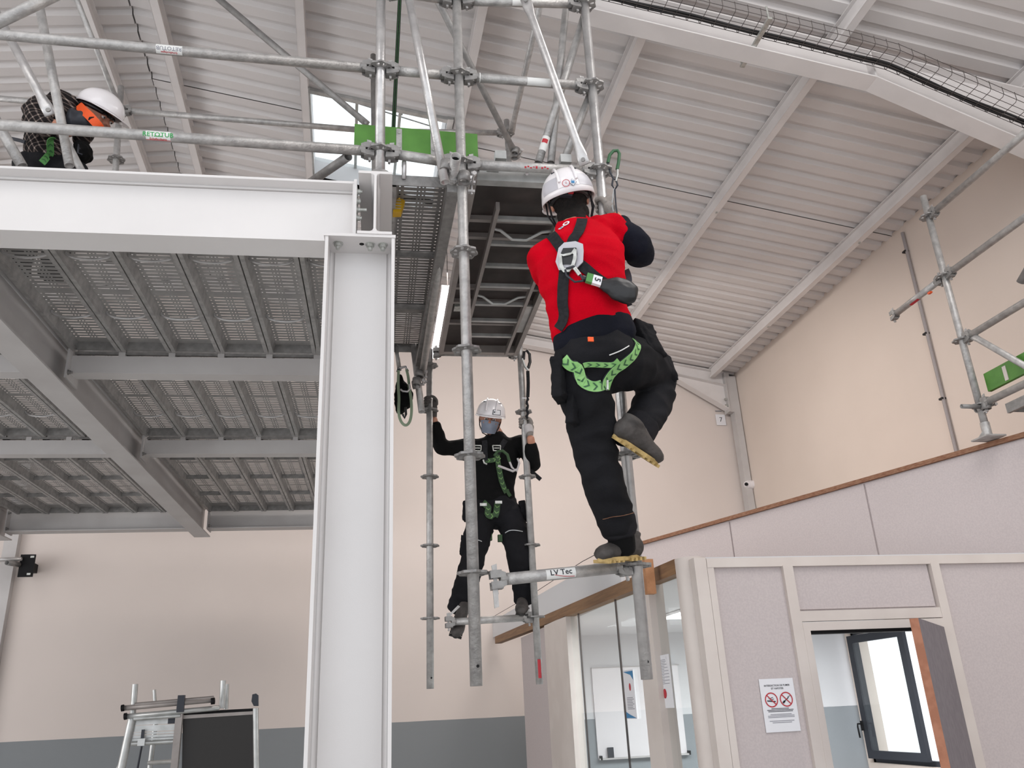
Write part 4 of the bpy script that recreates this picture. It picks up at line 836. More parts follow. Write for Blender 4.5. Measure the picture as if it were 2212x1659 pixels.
for x0, x1 in ((.16, .16), (.50, .50)): loc_obj(MB().bar((x0, .2, -.09), (x1, LL - .08, -.085), .02, .045), 'ladder_rail', 'alu_dull', ld)
for k in range(7): loc_obj(MB().bar((.16, .33 + k * .27, -.088), (.50, .33 + k * .27, -.088), .026, .022), 'rung', 'alu', ld)
for x in (.12, .45): loc_obj(MB().bx(x, x + .055, -.045, -.0, .03, .075), 'deck_claw', 'alu')
loc_obj(MB().tube([(.28, .012, -.01), (.28, -.012, -.03)], .008, 8), 'release_knob', 'white_plastic'); loc_obj(MB().bx(.08, .14, -.004, 0, -.02, 0), 'end_tab', 'alu')
loc_obj(MB().bx(.05, .1, 1.55, 1.63, -.05, -.03), 'latch', 'zinc'); loc_obj(MB().bx(.53, .58, 1.5, 1.95, -.06, -.045), 'gas_strut', 'alu')
# fluorescent lamp beyond the decks
fl = thing('fluorescent_lamp', 'bright white fluorescent tube lamp glimpsed between the two scaffold decks', 'lamp', at(952, 700, Z=5.6)); a, b_ = at(967, 632, Z=5.6), at(941, 772, Z=5.6)
for dx in (-.03, .03): MB().tube([a + V((dx, 0, 0)), b_ + V((dx, 0, 0))], .016, 12).obj('lamp_tube', 'fluoro', fl)
MB().bar(a + V((0, 0, .06)), b_ + V((0, 0, .06)), .12, .05).obj('housing', 'white_plastic', fl)
MB().tube([a + V((0, 0, .08)), V((a.x, a.y, roof_z(a.x) - .0))], .004, 6).obj('hanger_wire', 'wire', fl); MB().tube([b_ + V((0, 0, .08)), V((b_.x, b_.y, roof_z(b_.x) - .0))], .004, 6).obj('hanger_wire', 'wire', fl)
# yellow block on the main beam end
q = at(858, 440, Y=3.62); yb_ = thing('level_block', 'small yellow level fixed on the side of the white beam end', 'tool', q); MB().poly([q + V((-.02, 0, -.05)), q + V((.022, 0, -.045)), q + V((.04, 0, .02)), q + V((.012, 0, .045)), q + V((-.02, 0, .05))], (0, .05, 0)).obj('body', 'yellow', yb_)
for k in range(4): MB().bx(q.x - .012, q.x + .02, q.y - .0015, q.y, q.z - .03 + k * .016, q.z - .026 + k * .016).obj('printed_line', 'brick_wall', yb_)
# ================================================================== RIGHT SCAFFOLD on the platform
RXs = 4.18
SR = lambda z: at(2006, 468, Y=4.616).lerp(at(2117, 878, Y=4.616), (z - zat(2006, 468, 4.616)) / (zat(2117, 878, 4.616) - zat(2006, 468, 4.616)))
rr_ = [zat(x, y, 4.616) for x, y in ((2006, 468), (2041, 597), (2078, 735), (2115, 876))]
sr = standard('scaffold standard on a base plate at the edge of the plywood platform, right side', SR, rr_, zat(2001, 425, 4.616), 3.17, spigot=None)
bp = MB(); bp.box(SR(3.152), (.15, .15, .01)); bp.tube([SR(3.155), SR(3.26)], .03, 16); bp.obj('base_plate', 'galv', sr)
bp = MB(); bp.poly([SR(3.16) + V((-.07, 0, 0)), SR(3.16) + V((-.03, 0, 0)), SR(3.2) + V((-.03, 0, 0))], (0, .006, 0)); bp.obj('gusset', 'galv', sr)
dY = V((.02, -1, 0)).normalized()
def rled(label, z, dz, **k): return ledger(label, SR(z), SR(z) + V((.03, -1.6, dz)), **k)
rled('topmost tube of the right scaffold, running off the right edge', rr_[0], .03); rled('second tube from the top of the right scaffold, off the right edge', rr_[1], .02); rled('third tube of the right scaffold, above the green toe board', rr_[2], .01); rled('lowest tube of the right scaffold, under the green toe board', rr_[3], 0)
e = at(1922, 688, X=SR(rr_[1]).x); re = ledger('free tube of the right scaffold pointing left with an open wedge head and red paint', SR(rr_[1]), e)
sticker(re, SR(rr_[1]), e, .45, .6, -2.5, -.9, m='red_ink', name='paint_mark'); MB().box(SR(rr_[1]).lerp(e, .3) + V((0, -.02, -.035)), (.02, .03, .012)).obj('orange_tag', 'orange_tag', re)
p_ = SR(rr_[2]) + V((0, -.06, .03)); p2_ = at(2222, 795, X=SR(rr_[2]).x); brace('diagonal brace of the right scaffold crossing the green toe board', p_, p_ + (p2_ - p_) * 1.5, (1, 0), .021)
coupler('coupler with bolts at the foot of the right scaffold standard', SR(rr_[3] - .02) + V((0, -.02, 0)), (0, 0, 1), (1, 0, 0)); 
brace('short threaded tube stub clamped left of the right scaffold foot', SR(rr_[3] - .02) + V((-.17, -.03, .0)), SR(rr_[3] - .02) + V((-.02, -.03, 0)), (0, 0), .015, 'galv_dark', 'scaffold tube')
xg = SR(rr_[3]).x + .04; tg = thing('toe_board', 'mossy green toe board with a pale strap on the right scaffold', 'toe board', (xg, 4.4, 3.5)); G0, G1 = at(2124, 808, X=xg), at(2240, 745, X=xg); h0 = at(2130, 845, X=xg)
MB().bx(xg, xg + .028, G1.y - .6, G0.y, h0.z - .01, G0.z).obj('board', 'green_board', tg); q = at(2176, 820, X=xg); MB().bx(xg - .004, xg, q.y - .015, q.y + .015, h0.z, G0.z - .02).obj('steel_strap', 'strip_beige', tg)
rd = place_deck(deck_meshes(.30, 1.6, 'bar'), V((xg + .05, 2.9, rr_[3] - .03)), 0, 1.6, (.8,), 'steel deck of the right scaffold, its dark underside at the right edge')
q = at(2207, 590, X=RXs); brace('stub of another far tube at the right edge, with a rosette end', q + V((0, -.3, .15)), q + V((0, .03, -.05)), (0, 0), .0242, 'galv_dark', 'scaffold tube')
# ================================================================== PEOPLE
def px(x, y, Y): return at(x, y, Y=Y)
def pm_(n, p): return n * depth(p) / F                   # pixels -> metres at the depth of p
def fold(amp, sc, seed=0, stretch=(1, 1, 1.6)):
    def f(co):
        q = V((co.x * stretch[0], co.y * stretch[1], co.z * stretch[2])) * sc + V((seed, seed * 2.3, 0))
        a = noise.noise(q); b_ = noise.noise(q * 2.1 + V((3, 1, 7)))
        return amp * ((1 - abs(a) * 2.2) * .8 + b_ * .5 - .35)
    return f
def limb_rings(pts, rs, side=None, ratio=1.0):
    out = []; pts = [V(p) for p in pts]; a = None
    for i, p in enumerate(pts):
        d = (pts[min(i + 1, len(pts) - 1)] - pts[max(i - 1, 0)]).normalized()
        s_ = V(side) if side is not None else V((1, 0, 0)); A = (s_ - d * s_.dot(d)).normalized(); B = d.cross(A)
        r = rs[i]; ra, rb = (r if isinstance(r, tuple) else (r, r * ratio)); out.append((p, A * ra, B * rb))
    return out
def head_blob(mb, c, f, u, s=1.0):
    """skull, jaw, brow, nose, ears into mb ; f = face direction, u = up"""
    f = V(f).normalized(); u = (V(u) - f * V(u).dot(f)).normalized(); r = f.cross(u)
    P = lambda x, y, z: c + (r * x + f * y + u * z) * s
    E = lambda p, a, b_, d: mb.ell(p, (r * a * s, f * b_ * s, u * d * s), 20, 14)
    E(P(0, -.012, .03), .077, .096, .09); E(P(0, .02, -.035), .058, .07, .075); E(P(0, .052, -.082), .032, .03, .028)
    E(P(0, .072, .028), .055, .02, .012)
    mb.loft([(P(0, .080, .022), r * .008 * s, f * .010 * s), (P(0, .094, .0), r * .011 * s, f * .012 * s), (P(0, .103, -.018), r * .016 * s, f * .014 * s)], 10, 3)
    E(P(0, .084, -.050), .024, .010, .009); 
    for sx in (-1, 1):
        E(P(sx * .034, .074, -.022), .02, .016, .018)
        E(P(sx * .078, -.008, -.005), .010, .020, .032)
    return P, r, f, u
def face_bits(parent, P, r, f, u, mouth=True):
    for sx in (-1, 1):
        e_ = thing_part = MB().ell(P(sx * .031, .082, .008), (r * .0125, f * .010, u * .010), 14, 10).obj('eye', 'eye_white', parent)
        MB().ell(P(sx * .031, .0905, .006), (r * .0055, f * .003, u * .0055), 12, 8).obj('iris', 'eye_dark', e_)
        MB().loft(limb_rings([P(sx * .014, .092, .026), P(sx * .031, .093, .033), P(sx * .05, .082, .028)], [.004, .005, .003]), 8, 3).obj('eyebrow', 'hair', parent)
        MB().loft(limb_rings([P(sx * .018, .088, .015), P(sx * .031, .0925, .018), P(sx * .044, .084, .013)], [.0035, .004, .0035]), 8, 3).obj('eyelid', 'skin', parent)
    if mouth: MB().loft(limb_rings([P(-.023, .084, -.052), P(0, .094, -.050), P(.023, .084, -.052)], [.003, .006, .003]), 8, 3).obj('lips', 'lip', parent)
def helmet(parent_or_none, name, label, c, f, u, R_=(.118, .142, .115), brim=.03, peak=.03, band=True, vents=True, m='white_plastic', rear_patch=False, loops=24):
    f = V(f).normalized(); u = (V(u) - f * V(u).dot(f)).normalized(); r = f.cross(u); h = thing(name, label, 'helmet', c)
    def S(th, ph, k=1.0, dz=0):                           # th azimuth (0 = face side), ph elevation 0..90
        x, y, z = math.sin(th) * math.cos(ph), math.cos(th) * math.cos(ph), math.sin(ph); e_ = 1 + .02 * math.cos(6 * th) * math.cos(ph) ** 2 * (ph > .05)
        return c + r * (x * R_[0] * k * e_) + f * (y * R_[1] * k * e_) + u * (z * R_[2] * k + dz)
    def rimz(th): return -.014 * (.5 - .5 * math.cos(th)) - .012
    b = MB(); n = 48; rows = 14; vs = []
    for k, lay in enumerate((1.0, .965)):
        for i in range(rows + 1):
            ph = (PI / 2) * i / rows
            for j in range(n): th = 2 * PI * j / n; vs.append(S(th, ph, lay, 0 if i else 0))
        for j in range(n): th = 2 * PI * j / n; vs.append(S(th, 0, lay * 1.015) + u * rimz(th))
    M_ = (rows + 2) * n; fs = []
    for k in (0, M_):
        for i in range(rows):
            for j in range(n): fs.append((k + i * n + j, k + i * n + (j + 1) % n, k + (i + 1) * n + (j + 1) % n, k + (i + 1) * n + j))
        for j in range(n): fs.append((k + (rows + 1) * n + j, k + (rows + 1) * n + (j + 1) % n, k + (j + 1) % n, k + j))
    for j in range(n): fs.append(((rows + 1) * n + j, M_ + (rows + 1) * n + j, M_ + (rows + 1) * n + (j + 1) % n, (rows + 1) * n + (j + 1) % n))
    b.add(vs, fs, True); b.obj('shell', m, h)
    if peak:
        b = MB(); n2 = 20; vs = []
        for j in range(n2 + 1):
            th = -1.25 + 2.5 * j / n2; w = peak * math.cos(th / 1.25 * PI / 2) ** .6 if abs(th) < 1.249 else 0
            p = S(th, 0, 1.0) + u * (rimz(th) + .004); o = (f * math.cos(th) + r * math.sin(th)); vs += [p, p + o * (w + .004) - u * .25 * w, p + o * (w + .004) - u * (.25 * w + .004), p - u * .006]
        b.add(vs, [(4 * j + k, 4 * j + (k + 1) % 4, 4 * (j + 1) + (k + 1) % 4, 4 * (j + 1) + k) for j in range(n2) for k in range(4)], True); b.obj('peak', m, h)
    for th in ((-.35, .35) if vents else ()):             # raised crown ribs
        b = MB(); pts = [S(0 if i < 7 else PI, abs(a_)) for i, a_ in enumerate(())]
        path = []
        for i in range(15):
            t = -1 + 2 * i / 14; ang = t * 1.35; p = c + f * (math.sin(ang) * R_[1] * 1.0) + u * (math.cos(ang) * R_[2] * 1.005) + r * (th * .11); q = p - c; path.append(c + q * .985)
        b.tube(path, .006, 8); b.obj('crown_rib', m, h)
    if vents:
        for th in (-.9, .9, PI - .6, PI + .6):
            for ph in (.85,): p = S(th, ph, 1.002); nn = (p - c).normalized(); b = MB(); a, b2 = frame_of(nn, u); b.bar(p - b2 * .013, p + b2 * .013, .006, .004, up=nn); b.obj('vent', 'frame_dark', h)
    def patch(th0, th1, ph0, ph1, name, mm, k=1.006, nn=10):
        b = MB(); vs = [S(th0 + (th1 - th0) * i / nn, ph0 + (ph1 - ph0) * j / 6, k) for j in range(7) for i in range(nn + 1)]
        b.add(vs, [(j * (nn + 1) + i, j * (nn + 1) + i + 1, (j + 1) * (nn + 1) + i + 1, (j + 1) * (nn + 1) + i) for j in range(6) for i in range(nn)], True); return b.obj(name, mm, h)
    return h, S, patch, r, f, u
def ribbon(parent, name, m, pts, w, th=.003, tree=None, lift=.005, normal=None, res=5, groove=None):
    """flat webbing through pts, pushed onto a surface (tree) when given"""
    pts = [V(p) for p in pts]; path = []
    for i in range(len(pts) - 1):
        p0, p1, p2, p3 = pts[max(i - 1, 0)], pts[i], pts[i + 1], pts[min(i + 2, len(pts) - 1)]
        for k in range(res): t = k / res; path.append(.5 * ((2 * p1) + (p2 - p0) * t + (2 * p0 - 5 * p1 + 4 * p2 - p3) * t * t + (3 * p1 - p0 - 3 * p2 + p3) * t ** 3))
    path.append(pts[-1]); ns = []
    for i, p in enumerate(path):
        nn = V(normal) if normal is not None else (C0 - p).normalized()
        if tree is not None:
            hit = tree.find_nearest(p)
            if hit[0] is not None and hit[3] < .12: nn = hit[1]; path[i] = hit[0] + nn * lift
        ns.append(nn)
    for _ in range(2): ns = [(ns[max(i - 1, 0)] + ns[i] * 2 + ns[min(i + 1, len(ns) - 1)]).normalized() for i in range(len(ns))]; path = [path[0]] + [(path[i - 1] + path[i] * 2 + path[i + 1]) / 4 for i in range(1, len(path) - 1)] + [path[-1]]
    vs = []
    for i, p in enumerate(path):
        d = (path[min(i + 1, len(path) - 1)] - path[max(i - 1, 0)]).normalized(); nn = ns[i]; nn = (nn - d * nn.dot(d)).normalized(); s_ = d.cross(nn)
        vs += [p + s_ * w / 2, p - s_ * w / 2, p - s_ * w / 2 + nn * th, p + s_ * w / 2 + nn * th]
    k = len(path); b = MB().add(vs, [(4 * i + j, 4 * i + (j + 1) % 4, 4 * (i + 1) + (j + 1) % 4, 4 * (i + 1) + j) for i in range(k - 1) for j in range(4)] + [(0, 1, 2, 3), (4 * k - 1, 4 * k - 2, 4 * k - 3, 4 * k - 4)], False)
    o = b.obj(name, m, parent); return o, path, ns
def chevrons(parent, path, ns, w, m='green_deep', step=.032, lift=.0045, flip=1):
    L = 0; nxt = step * .6
    for i in range(1, len(path)):
        seg = (path[i] - path[i - 1]).length
        while L + seg > nxt:
            t = (nxt - L) / seg; p = path[i - 1].lerp(path[i], t); d = (path[i] - path[i - 1]).normalized() * flip; nn = ns[i]; nn = (nn - d * nn.dot(d)).normalized(); s_ = d.cross(nn); q = w * .36; c_ = p + nn * lift
            MB().add([c_ + s_ * q - d * .007, c_ + d * .007, c_ + d * .015, c_ + s_ * q + d * .001, c_ - s_ * q - d * .007, c_ - s_ * q + d * .001], [(0, 1, 2, 3), (1, 4, 5, 2)]).obj('chevron', m, parent); nxt += step
        L += seg
def tree_of(*objs):
    vs = []; fs = []
    for o in objs:
        n = len(vs); M_ = Matrix.Translation(o.location); vs += [M_ @ v.co for v in o.data.vertices]; fs += [tuple(i + n for i in p.vertices) for p in o.data.polygons]
    return BVHTree.FromPolygons(vs, fs)
def grip_hand(mb, c, ax, s, wrist, rp=.0245, fr=.0095, hs=1.0, thumb_up=1, wr=.026):
    """gloved hand closed round a pole: c on the pole axis, ax along the pole (towards the thumb), s from pole to palm"""
    ax = V(ax).normalized(); s = V(s); s = (s - ax * s.dot(ax)).normalized(); t = ax.cross(s); rr = rp + fr
    lens = (.95, 1.05, 1.0, .82)
    for k in range(4):
        h = (1.5 - k) * .0205 * hs; pts = []
        for i in range(8):
            a = .15 + (3.7 * lens[k]) * i / 7; rad = rr + (.004 if i == 0 else 0) + .0015 * math.sin(i * 2.4); pts.append(c + ax * (h - .002 * i * .2) + (s * math.cos(a) + t * math.sin(a)) * rad)
        mb.loft(limb_rings(pts, [fr * 1.15, fr * 1.1, fr * 1.2, fr, fr * 1.08, fr * .95, fr * .95, fr * .8], side=ax), 10, 2)
        mb.ell(c + ax * h + (s * .95 + t * .25) * (rr + .006), (s * .011, t * .012, ax * .011), 10, 8)
    P0 = c + s * (rr + .008) - t * .005; back = s * .019
    mb.loft([(P0 + ax * .036 + t * .012, s * .014, t * .026), (P0 + ax * .012, s * .018, t * .034), (P0 - ax * .018, s * .019, t * .036), (P0 - ax * .043 - t * .004 + s * .004, s * .018, t * .030)], 14, 4)
    tp = [P0 - t * .028 - ax * .012 + s * .003, P0 - t * .036 + ax * .016 - s * .012, c - t * (rr + .004) + ax * .030 * thumb_up - s * .004, c - t * (rr - .004) * .75 - s * rr * .65 + ax * .034 * thumb_up]
    mb.loft(limb_rings(tp, [.0145, .0125, .0115, .0095], side=ax), 12, 3)
    w0 = P0 - ax * .03 + s * .004 - t * .006
    mb.loft(limb_rings([w0, w0.lerp(V(wrist), .5), V(wrist)], [.028, wr * 1.02, wr]), 14, 4)
    return w0
def boot(parent, label, heel, toe, up, w=.095, ankle=None, sole='sole', L=None, body='boot'):
    heel, toe, up = V(heel), V(toe), V(up); f = (toe - heel); L = f.length; f.normalize(); up = (up - f * up.dot(f)).normalized(); r = f.cross(up)
    P = lambda x, y, z: heel + r * x + f * (y * L) + up * z
    mb = MB(); h = w / 2
    mb.loft([(P(0, .03, .052), r * h * .7, up * .042), (P(0, .16, .056), r * h * .82, up * .052), (P(0, .34, .058), r * h * .84, up * .054), (P(0, .52, .050), r * h * .86, up * .044), (P(0, .7, .042), r * h * .98, up * .034), (P(0, .85, .038), r * h * .95, up * .031), (P(0, .96, .034), r * h * .7, up * .025)], 18, 4)
    mb.loft([(P(0, .2, .05), r * h * .72, f * .05), (P(0, .2, .085), r * h * .72, f * .054), (P(0, .19, .10), r * h * .74, f * .056)], 16, 4)
    o = vox(mb, .005, 'boot', body, parent, 3, fold(.0018, 28, 4))
    if label: o['label'] = label
    b = MB(); out = []
    for k in range(28):
        a = 2 * PI * k / 28; y = .5 - .5 * math.cos(a); wx = (.62 + .38 * math.sin(min(y * 1.5, 1) * PI * .5)) * math.sin(a); wx *= (.84 if .3 < y < .5 else 1); out.append((wx * h * .97, -.005 + 1.01 * y))
    b.add([P(x, y, z) for z in (.004, .02) for x, y in out], [tuple(range(28))[::-1], tuple(range(28, 56))] + [(i, (i + 1) % 28, 28 + (i + 1) % 28, 28 + i) for i in range(28)], False); so = b.obj('sole', sole, parent)
    b = MB()
    for k in range(9):
        y = .04 + k * .11
        if .42 < y < .5: continue
        b.add([P(x, yy, z) for z in (-.003, .01) for x, yy in ((-h * .9, y - .025), (h * .9, y - .025), (h * .9, y + .025), (-h * .9, y + .025))], [(0, 3, 2, 1), (4, 5, 6, 7), (0, 1, 5, 4), (1, 2, 6, 5), (2, 3, 7, 6), (3, 0, 4, 7)], False)
    tr2 = b.obj('tread', sole, so); tr2['kind'] = 'stuff'
    for k in range(5):
        y = .36 + k * .07; z = .104 - k * .009; MB().tube([P(-.024, y, z - .004), P(0, y + .01, z + .002), P(.024, y + .004, z - .004)], .0028, 6).obj('lace', 'frame_dark', parent)
    return P, r, f, up
def cuff(mb, p, d, r, h): pass
# ------------------------------------------------------------------ 1. worker in red climbing the standard
Yt = 2.93
w1 = thing('person', 'person in red sweater, black work trousers and white helmet climbing the standard, seen from behind', 'person', px(1300, 950, 3.1))
sd = V((1, -.05, .30)).normalized()                       # shoulder line, right shoulder higher
def ringp(x, y, hw, hd, Y, sv, fv=V((.12, 1, .12))): p = px(x, y, Y); return (p, V(sv).normalized() * pm_(hw, p), (V(fv) - V(sv).normalized() * V(fv).dot(V(sv).normalized())).normalized() * hd)
hp_dir = V((1, 0, .18))
spine = [ringp(1237, 488, 36, .07, 2.97, sd), ringp(1243, 505, 62, .095, 2.95, sd), ringp(1250, 538, 96, .125, Yt, sd), ringp(1256, 580, 100, .14, Yt - .01, sd), ringp(1262, 630, 93, .13, Yt - .01, (1, 0, .24)), ringp(1272, 680, 88, .125, Yt, (1, 0, .22)), ringp(1282, 722, 90, .125, Yt + .01, (1, 0, .22))]
# red sweater body with padded shoulders
mb = MB(); mb.loft(spine[:], 26, 5)
shR = px(1322, 498, 2.97); elR = px(1384, 545, 2.98); shL = px(1178, 562, 2.96)
mb.loft(limb_rings([px(1290, 500, 2.95), shR, px(1340, 512, 2.97)], [.075, .078, .072]), 16, 4)
mb.loft(limb_rings([px(1215, 545, 2.95), shL, px(1182, 585, 3.02), px(1200, 610, 3.12)], [.08, .078, .075, .06]), 16, 4)
mb.loft([ringp(1236, 484, 38, .068, 2.985, sd), ringp(1238, 490, 40, .07, 2.98, sd), ringp(1240, 500, 44, .075, 2.97, sd)], 20, 3)
red = vox(mb, .0085, 'red_sweater', 'red_cloth', w1, 3, fold(.011, 5.5, 2, (.7, 1, 2.1))); red['label'] = 'bright red sleeveless sweater over a navy one'
T1 = tree_of(red)
# navy hem band and sleeves
mb = MB(); mb.loft([ringp(1279, 706, 90.5, .13, Yt + .01, (1, 0, .22)), ringp(1284, 722, 94, .135, Yt + .01, (1, 0, .22)), ringp(1287, 737, 94, .135, Yt + .01, (1, 0, .22))], 26, 4)
vox(mb, .0085, 'sweater_hem', 'navy_cloth', w1, 2, fold(.004, 9, 5))
haR = px(1306, 446, 3.335); wrR = px(1330, 468, 3.235)
mb = MB(); mb.loft(limb_rings([px(1318, 500, 2.98), px(1350, 515, 2.98), px(1378, 538, 2.985), px(1383, 548, 3.02), px(1368, 520, 3.12), px(1340, 482, 3.2)], [.068, .075, .072, .066, .055, .042]), 18, 5)
vox(mb, .008, 'sleeve', 'navy_cloth', w1, 3, fold(.006, 9, 9))
haL = S2(at(1318, 640, Y=FYs).z); wrL = haL + V((-.07, -.09, -.02))
mb = MB(); mb.loft(limb_rings([px(1192, 575, 3.0), px(1200, 620, 3.12), px(1225, 640, 3.2), wrL + V((-.01, -.01, 0))], [.07, .066, .055, .04]), 18, 5)
vox(mb, .008, 'sleeve', 'navy_cloth', w1, 3, fold(.006, 9, 3))
# trousers: pelvis, standing left leg, raised right leg
mb = MB()
mb.loft([ringp(1284, 722, 84, .12, Yt + .02, (1, 0, .2)), ringp(1286, 752, 90, .135, Yt + .01, (1, 0, .2)), ringp(1290, 785, 96, .145, Yt + .02, (1, 0, .15)), ringp(1296, 820, 84, .12, Yt + .05, (1, 0, .1))], 26, 5)
hipL, knL, anL = px(1254, 800, 2.98), px(1288, 985, 3.08), px(1338, 1150, 3.2)
mb.loft(limb_rings([hipL, px(1266, 860, 3.0), px(1279, 925, 3.04), knL, px(1306, 1050, 3.12), px(1323, 1100, 3.165), px(1335, 1140, 3.19)], [.115, .108, .094, .086, .081, .076, .07]), 22, 5)
hipR, knR, anR = px(1335, 785, 2.98), px(1420, 822, 3.22), px(1362, 928, 3.06)
mb.loft(limb_rings([hipR, px(1370, 785, 3.06), px(1402, 800, 3.15), px(1424, 822, 3.22)], [.118, .112, .098, .084]), 22, 5)
mb.loft(limb_rings([px(1420, 812, 3.21), px(1418, 850, 3.19), px(1398, 893, 3.13), px(1377, 932, 3.09)], [.084, .082, .078, .070]), 22, 5)
tro = vox(mb, .0085, 'trousers', 'trouser', w1, 3, fold(.013, 6.5, 6, (1, 1, 1.9))); tro['label'] = 'black work trousers with cargo pockets'
T2 = tree_of(tro)
# turned-up hems
for pts, rs in (([px(1331, 1118, 3.18), px(1336, 1137, 3.195), px(1338, 1147, 3.2)], [.077, .076, .074]), ([px(1384, 918, 3.10), px(1376, 935, 3.09), px(1371, 944, 3.085)], [.078, .077, .075])):
    mb = MB(); mb.loft(limb_rings(pts, rs), 22, 3); vox(mb, .007, 'trouser_hem', 'trouser_worn', w1, 2, fold(.003, 12, 8))
# cargo pockets and holster pockets
def pocket(c, u_, v_, w_, h_, d_, name='pocket', m='trouser', parent=w1):
    mb = MB(); n_ = V(u_).cross(V(v_)).normalized(); u_, v_ = V(u_).normalized(), V(v_).normalized()
    Mx = Matrix((u_, v_, n_)).transposed(); mb.box(c, (w_ * 2, h_ * 2, d_ * 2), Mx); mb.box(c + v_ * h_ * .75, (w_ * 2.15, h_ * .55, d_ * 2.5), Mx); mb.box(c - v_ * h_ * .2, (w_ * 1.2, h_ * 1.2, d_ * 2.6), Mx); return vox(mb, .006, name, m, parent, 3, fold(.005, 16, 1))
pocket(px(1208, 822, 2.93), (.5, 1, 0), (.05, 0, 1), .05, .085, .02, 'holster_pocket'); pocket(px(1240, 880, 2.97), (.7, .8, 0), (.08, 0, 1), .045, .075, .018, 'cargo_pocket')
pocket(px(1398, 735, 3.0), (.8, .5, .0), (-.45, 0, 1), .055, .075, .025, 'holster_pocket'); pocket(px(1436, 790, 3.12), (.7, .6, -.2), (-.3, 0, 1), .05, .055, .022, 'cargo_pocket')
for x, y, Y in ((1407, 768, 2.955), (1404, 782, 2.95)): MB().ell(px(x, y, Y), (V((.006, 0, 0)), V((0, .004, 0)), V((0, 0, .006))), 10, 6).obj('snap_button', 'zinc', w1)
ribbon(w1, 'reflective_piping', 'label_white', [px(1318, 768, 2.8), px(1345, 756, 2.8), px(1366, 742, 2.8)], .004, .002, T2, .003)
MB().box(px(1276, 733, 2.785), (.022, .006, .018)).obj('belt_tag', 'orange', w1)
ribbon(w1, 'hem_stitching', 'ply_edge', [px(1302, 1122, 3.12), px(1332, 1116, 3.08), px(1366, 1108, 3.12)], .002, .001, T2, .012)
# body: head, neck, arms, hands, legs as one skin figure under the clothes
hc = px(1229, 436, 3.03); hf = V((.22, .96, .16)); hu = V((-.20, -.12, 1)).normalized()
mb = MB(); Pf, r_, f_, u_ = head_blob(mb, hc, hf, hu)
mb.loft(limb_rings([hc - hu * .04, px(1236, 480, 2.99), px(1240, 505, 2.96)], [.052, .056, .07]), 16, 4)
mb.loft([(c, a * .86, b_ * .8) for c, a, b_ in spine[1:]], 22, 4)
mb.loft([(c, a * .88, b_ * .85) for c, a, b_ in (ringp(1284, 722, 84, .12, Yt + .02, (1, 0, .2)), ringp(1290, 785, 92, .14, Yt + .02, (1, 0, .15)), ringp(1296, 815, 78, .11, Yt + .05, (1, 0, .1)))], 22, 4)
mb.loft(limb_rings([hipL, knL, anL, px(1341, 1168, 3.212)], [.085, .058, .042, .04]), 14, 4); mb.loft(limb_rings([hipR, knR, px(1400, 890, 3.14), anR], [.085, .06, .05, .042]), 14, 4)
mb.loft(limb_rings([px(1270, 520, 2.95), shR, px(1366, 528, 2.995), px(1368, 530, 3.05), px(1350, 500, 3.15), wrR], [.06, .05, .042, .038, .034, .028]), 14, 4); mb.loft(limb_rings([px(1225, 550, 2.96), shL, px(1200, 620, 3.12), wrL], [.06, .055, .042, .028]), 14, 4)
skin = vox(mb, .008, 'body', 'skin', w1, 2)
face_bits(w1, Pf, r_, f_, u_)
for c_, wr_, sdir in ((haR, wrR, V((.5, -.85, -.1))), (haL, wrL, V((-.6, -.75, 0)))):
    mb = MB(); grip_hand(mb, c_ if c_ is haL else S2(c_.z), S2(3.8) - S2(2.8), sdir, wr_); g_ = vox(mb, .0036, 'work_glove', 'glove', w1, 2)
# hair and hood at the neck
mb = MB(); mb.ell(Pf(0, -.02, .012), (r_ * .083, f_ * .098, u_ * .094), 20, 12); mb.ell(Pf(0, -.062, -.045), (r_ * .056, f_ * .038, u_ * .06), 16, 10); mb.ell(Pf(0, -.035, -.075), (r_ * .072, f_ * .062, u_ * .055), 16, 10); mb.ell(Pf(0, -.03, -.115), (r_ * .068, f_ * .065, u_ * .04), 16, 10)
mb.loft(limb_rings([hc - hu * .05 - hf * .015, px(1237, 478, 2.985), px(1239, 492, 2.975)], [.062, .064, .068]), 16, 4)
hair = vox(mb, .007, 'hair', 'hair', w1, 2, fold(.004, 30, 3))
# helmet of worker 1
h1, S, patch, r_, f_, u_ = helmet(None, 'helmet', 'white helmet with grey panels and a round sticker, worn by the climbing worker', hc + hu * .022, hf + V((0, 0, .12)), hu, (.119, .15, .128))
patch(PI - 1.15, PI - .42, .02, .5, 'reflective_patch', 'helmet_grey'); patch(PI + .42, PI + 1.15, .02, .5, 'reflective_patch', 'helmet_grey'); patch(PI - .40, PI + .40, .02, .55, 'rear_panel', 'white_plastic', 1.01)
def hsticker(th, ph, rad, m, name, ring=False, k=1.018):
    p = S(th, ph, k); nn = (p - hc - hu * .022).normalized(); a, b_ = frame_of(nn, hu); b = MB(); n = 24
    if ring: b.add([p + (a * math.cos(t) + b_ * math.sin(t)) * q for q in (rad, rad * .86) for t in (2 * PI * i / n for i in range(n))], [(i, (i + 1) % n, n + (i + 1) % n, n + i) for i in range(n)])
    else: b.add([p + (a * math.cos(t) + b_ * math.sin(t)) * rad for t in (2 * PI * i / n for i in range(n))], [tuple(range(n))])
    return b.obj(name, m, h1), p, a, b_
hsticker(PI + .09, .12, .017, 'red_ink', 'round_sticker', True)
o_, p, a, b_ = hsticker(PI + .09, .12, .010, 'paper', 'sticker_field', k=1.017); vs, fs = text_mesh('G', .014); MB().add([p + (-b_ * v.x + a * v.y) * 1 + (p - hc).normalized() * .002 for v in vs], fs).obj('sticker_mark', 'red_ink', h1)
p = S(PI - .15, .10, 1.018); nn = (p - hc).normalized(); a, b_ = frame_of(nn, hu)
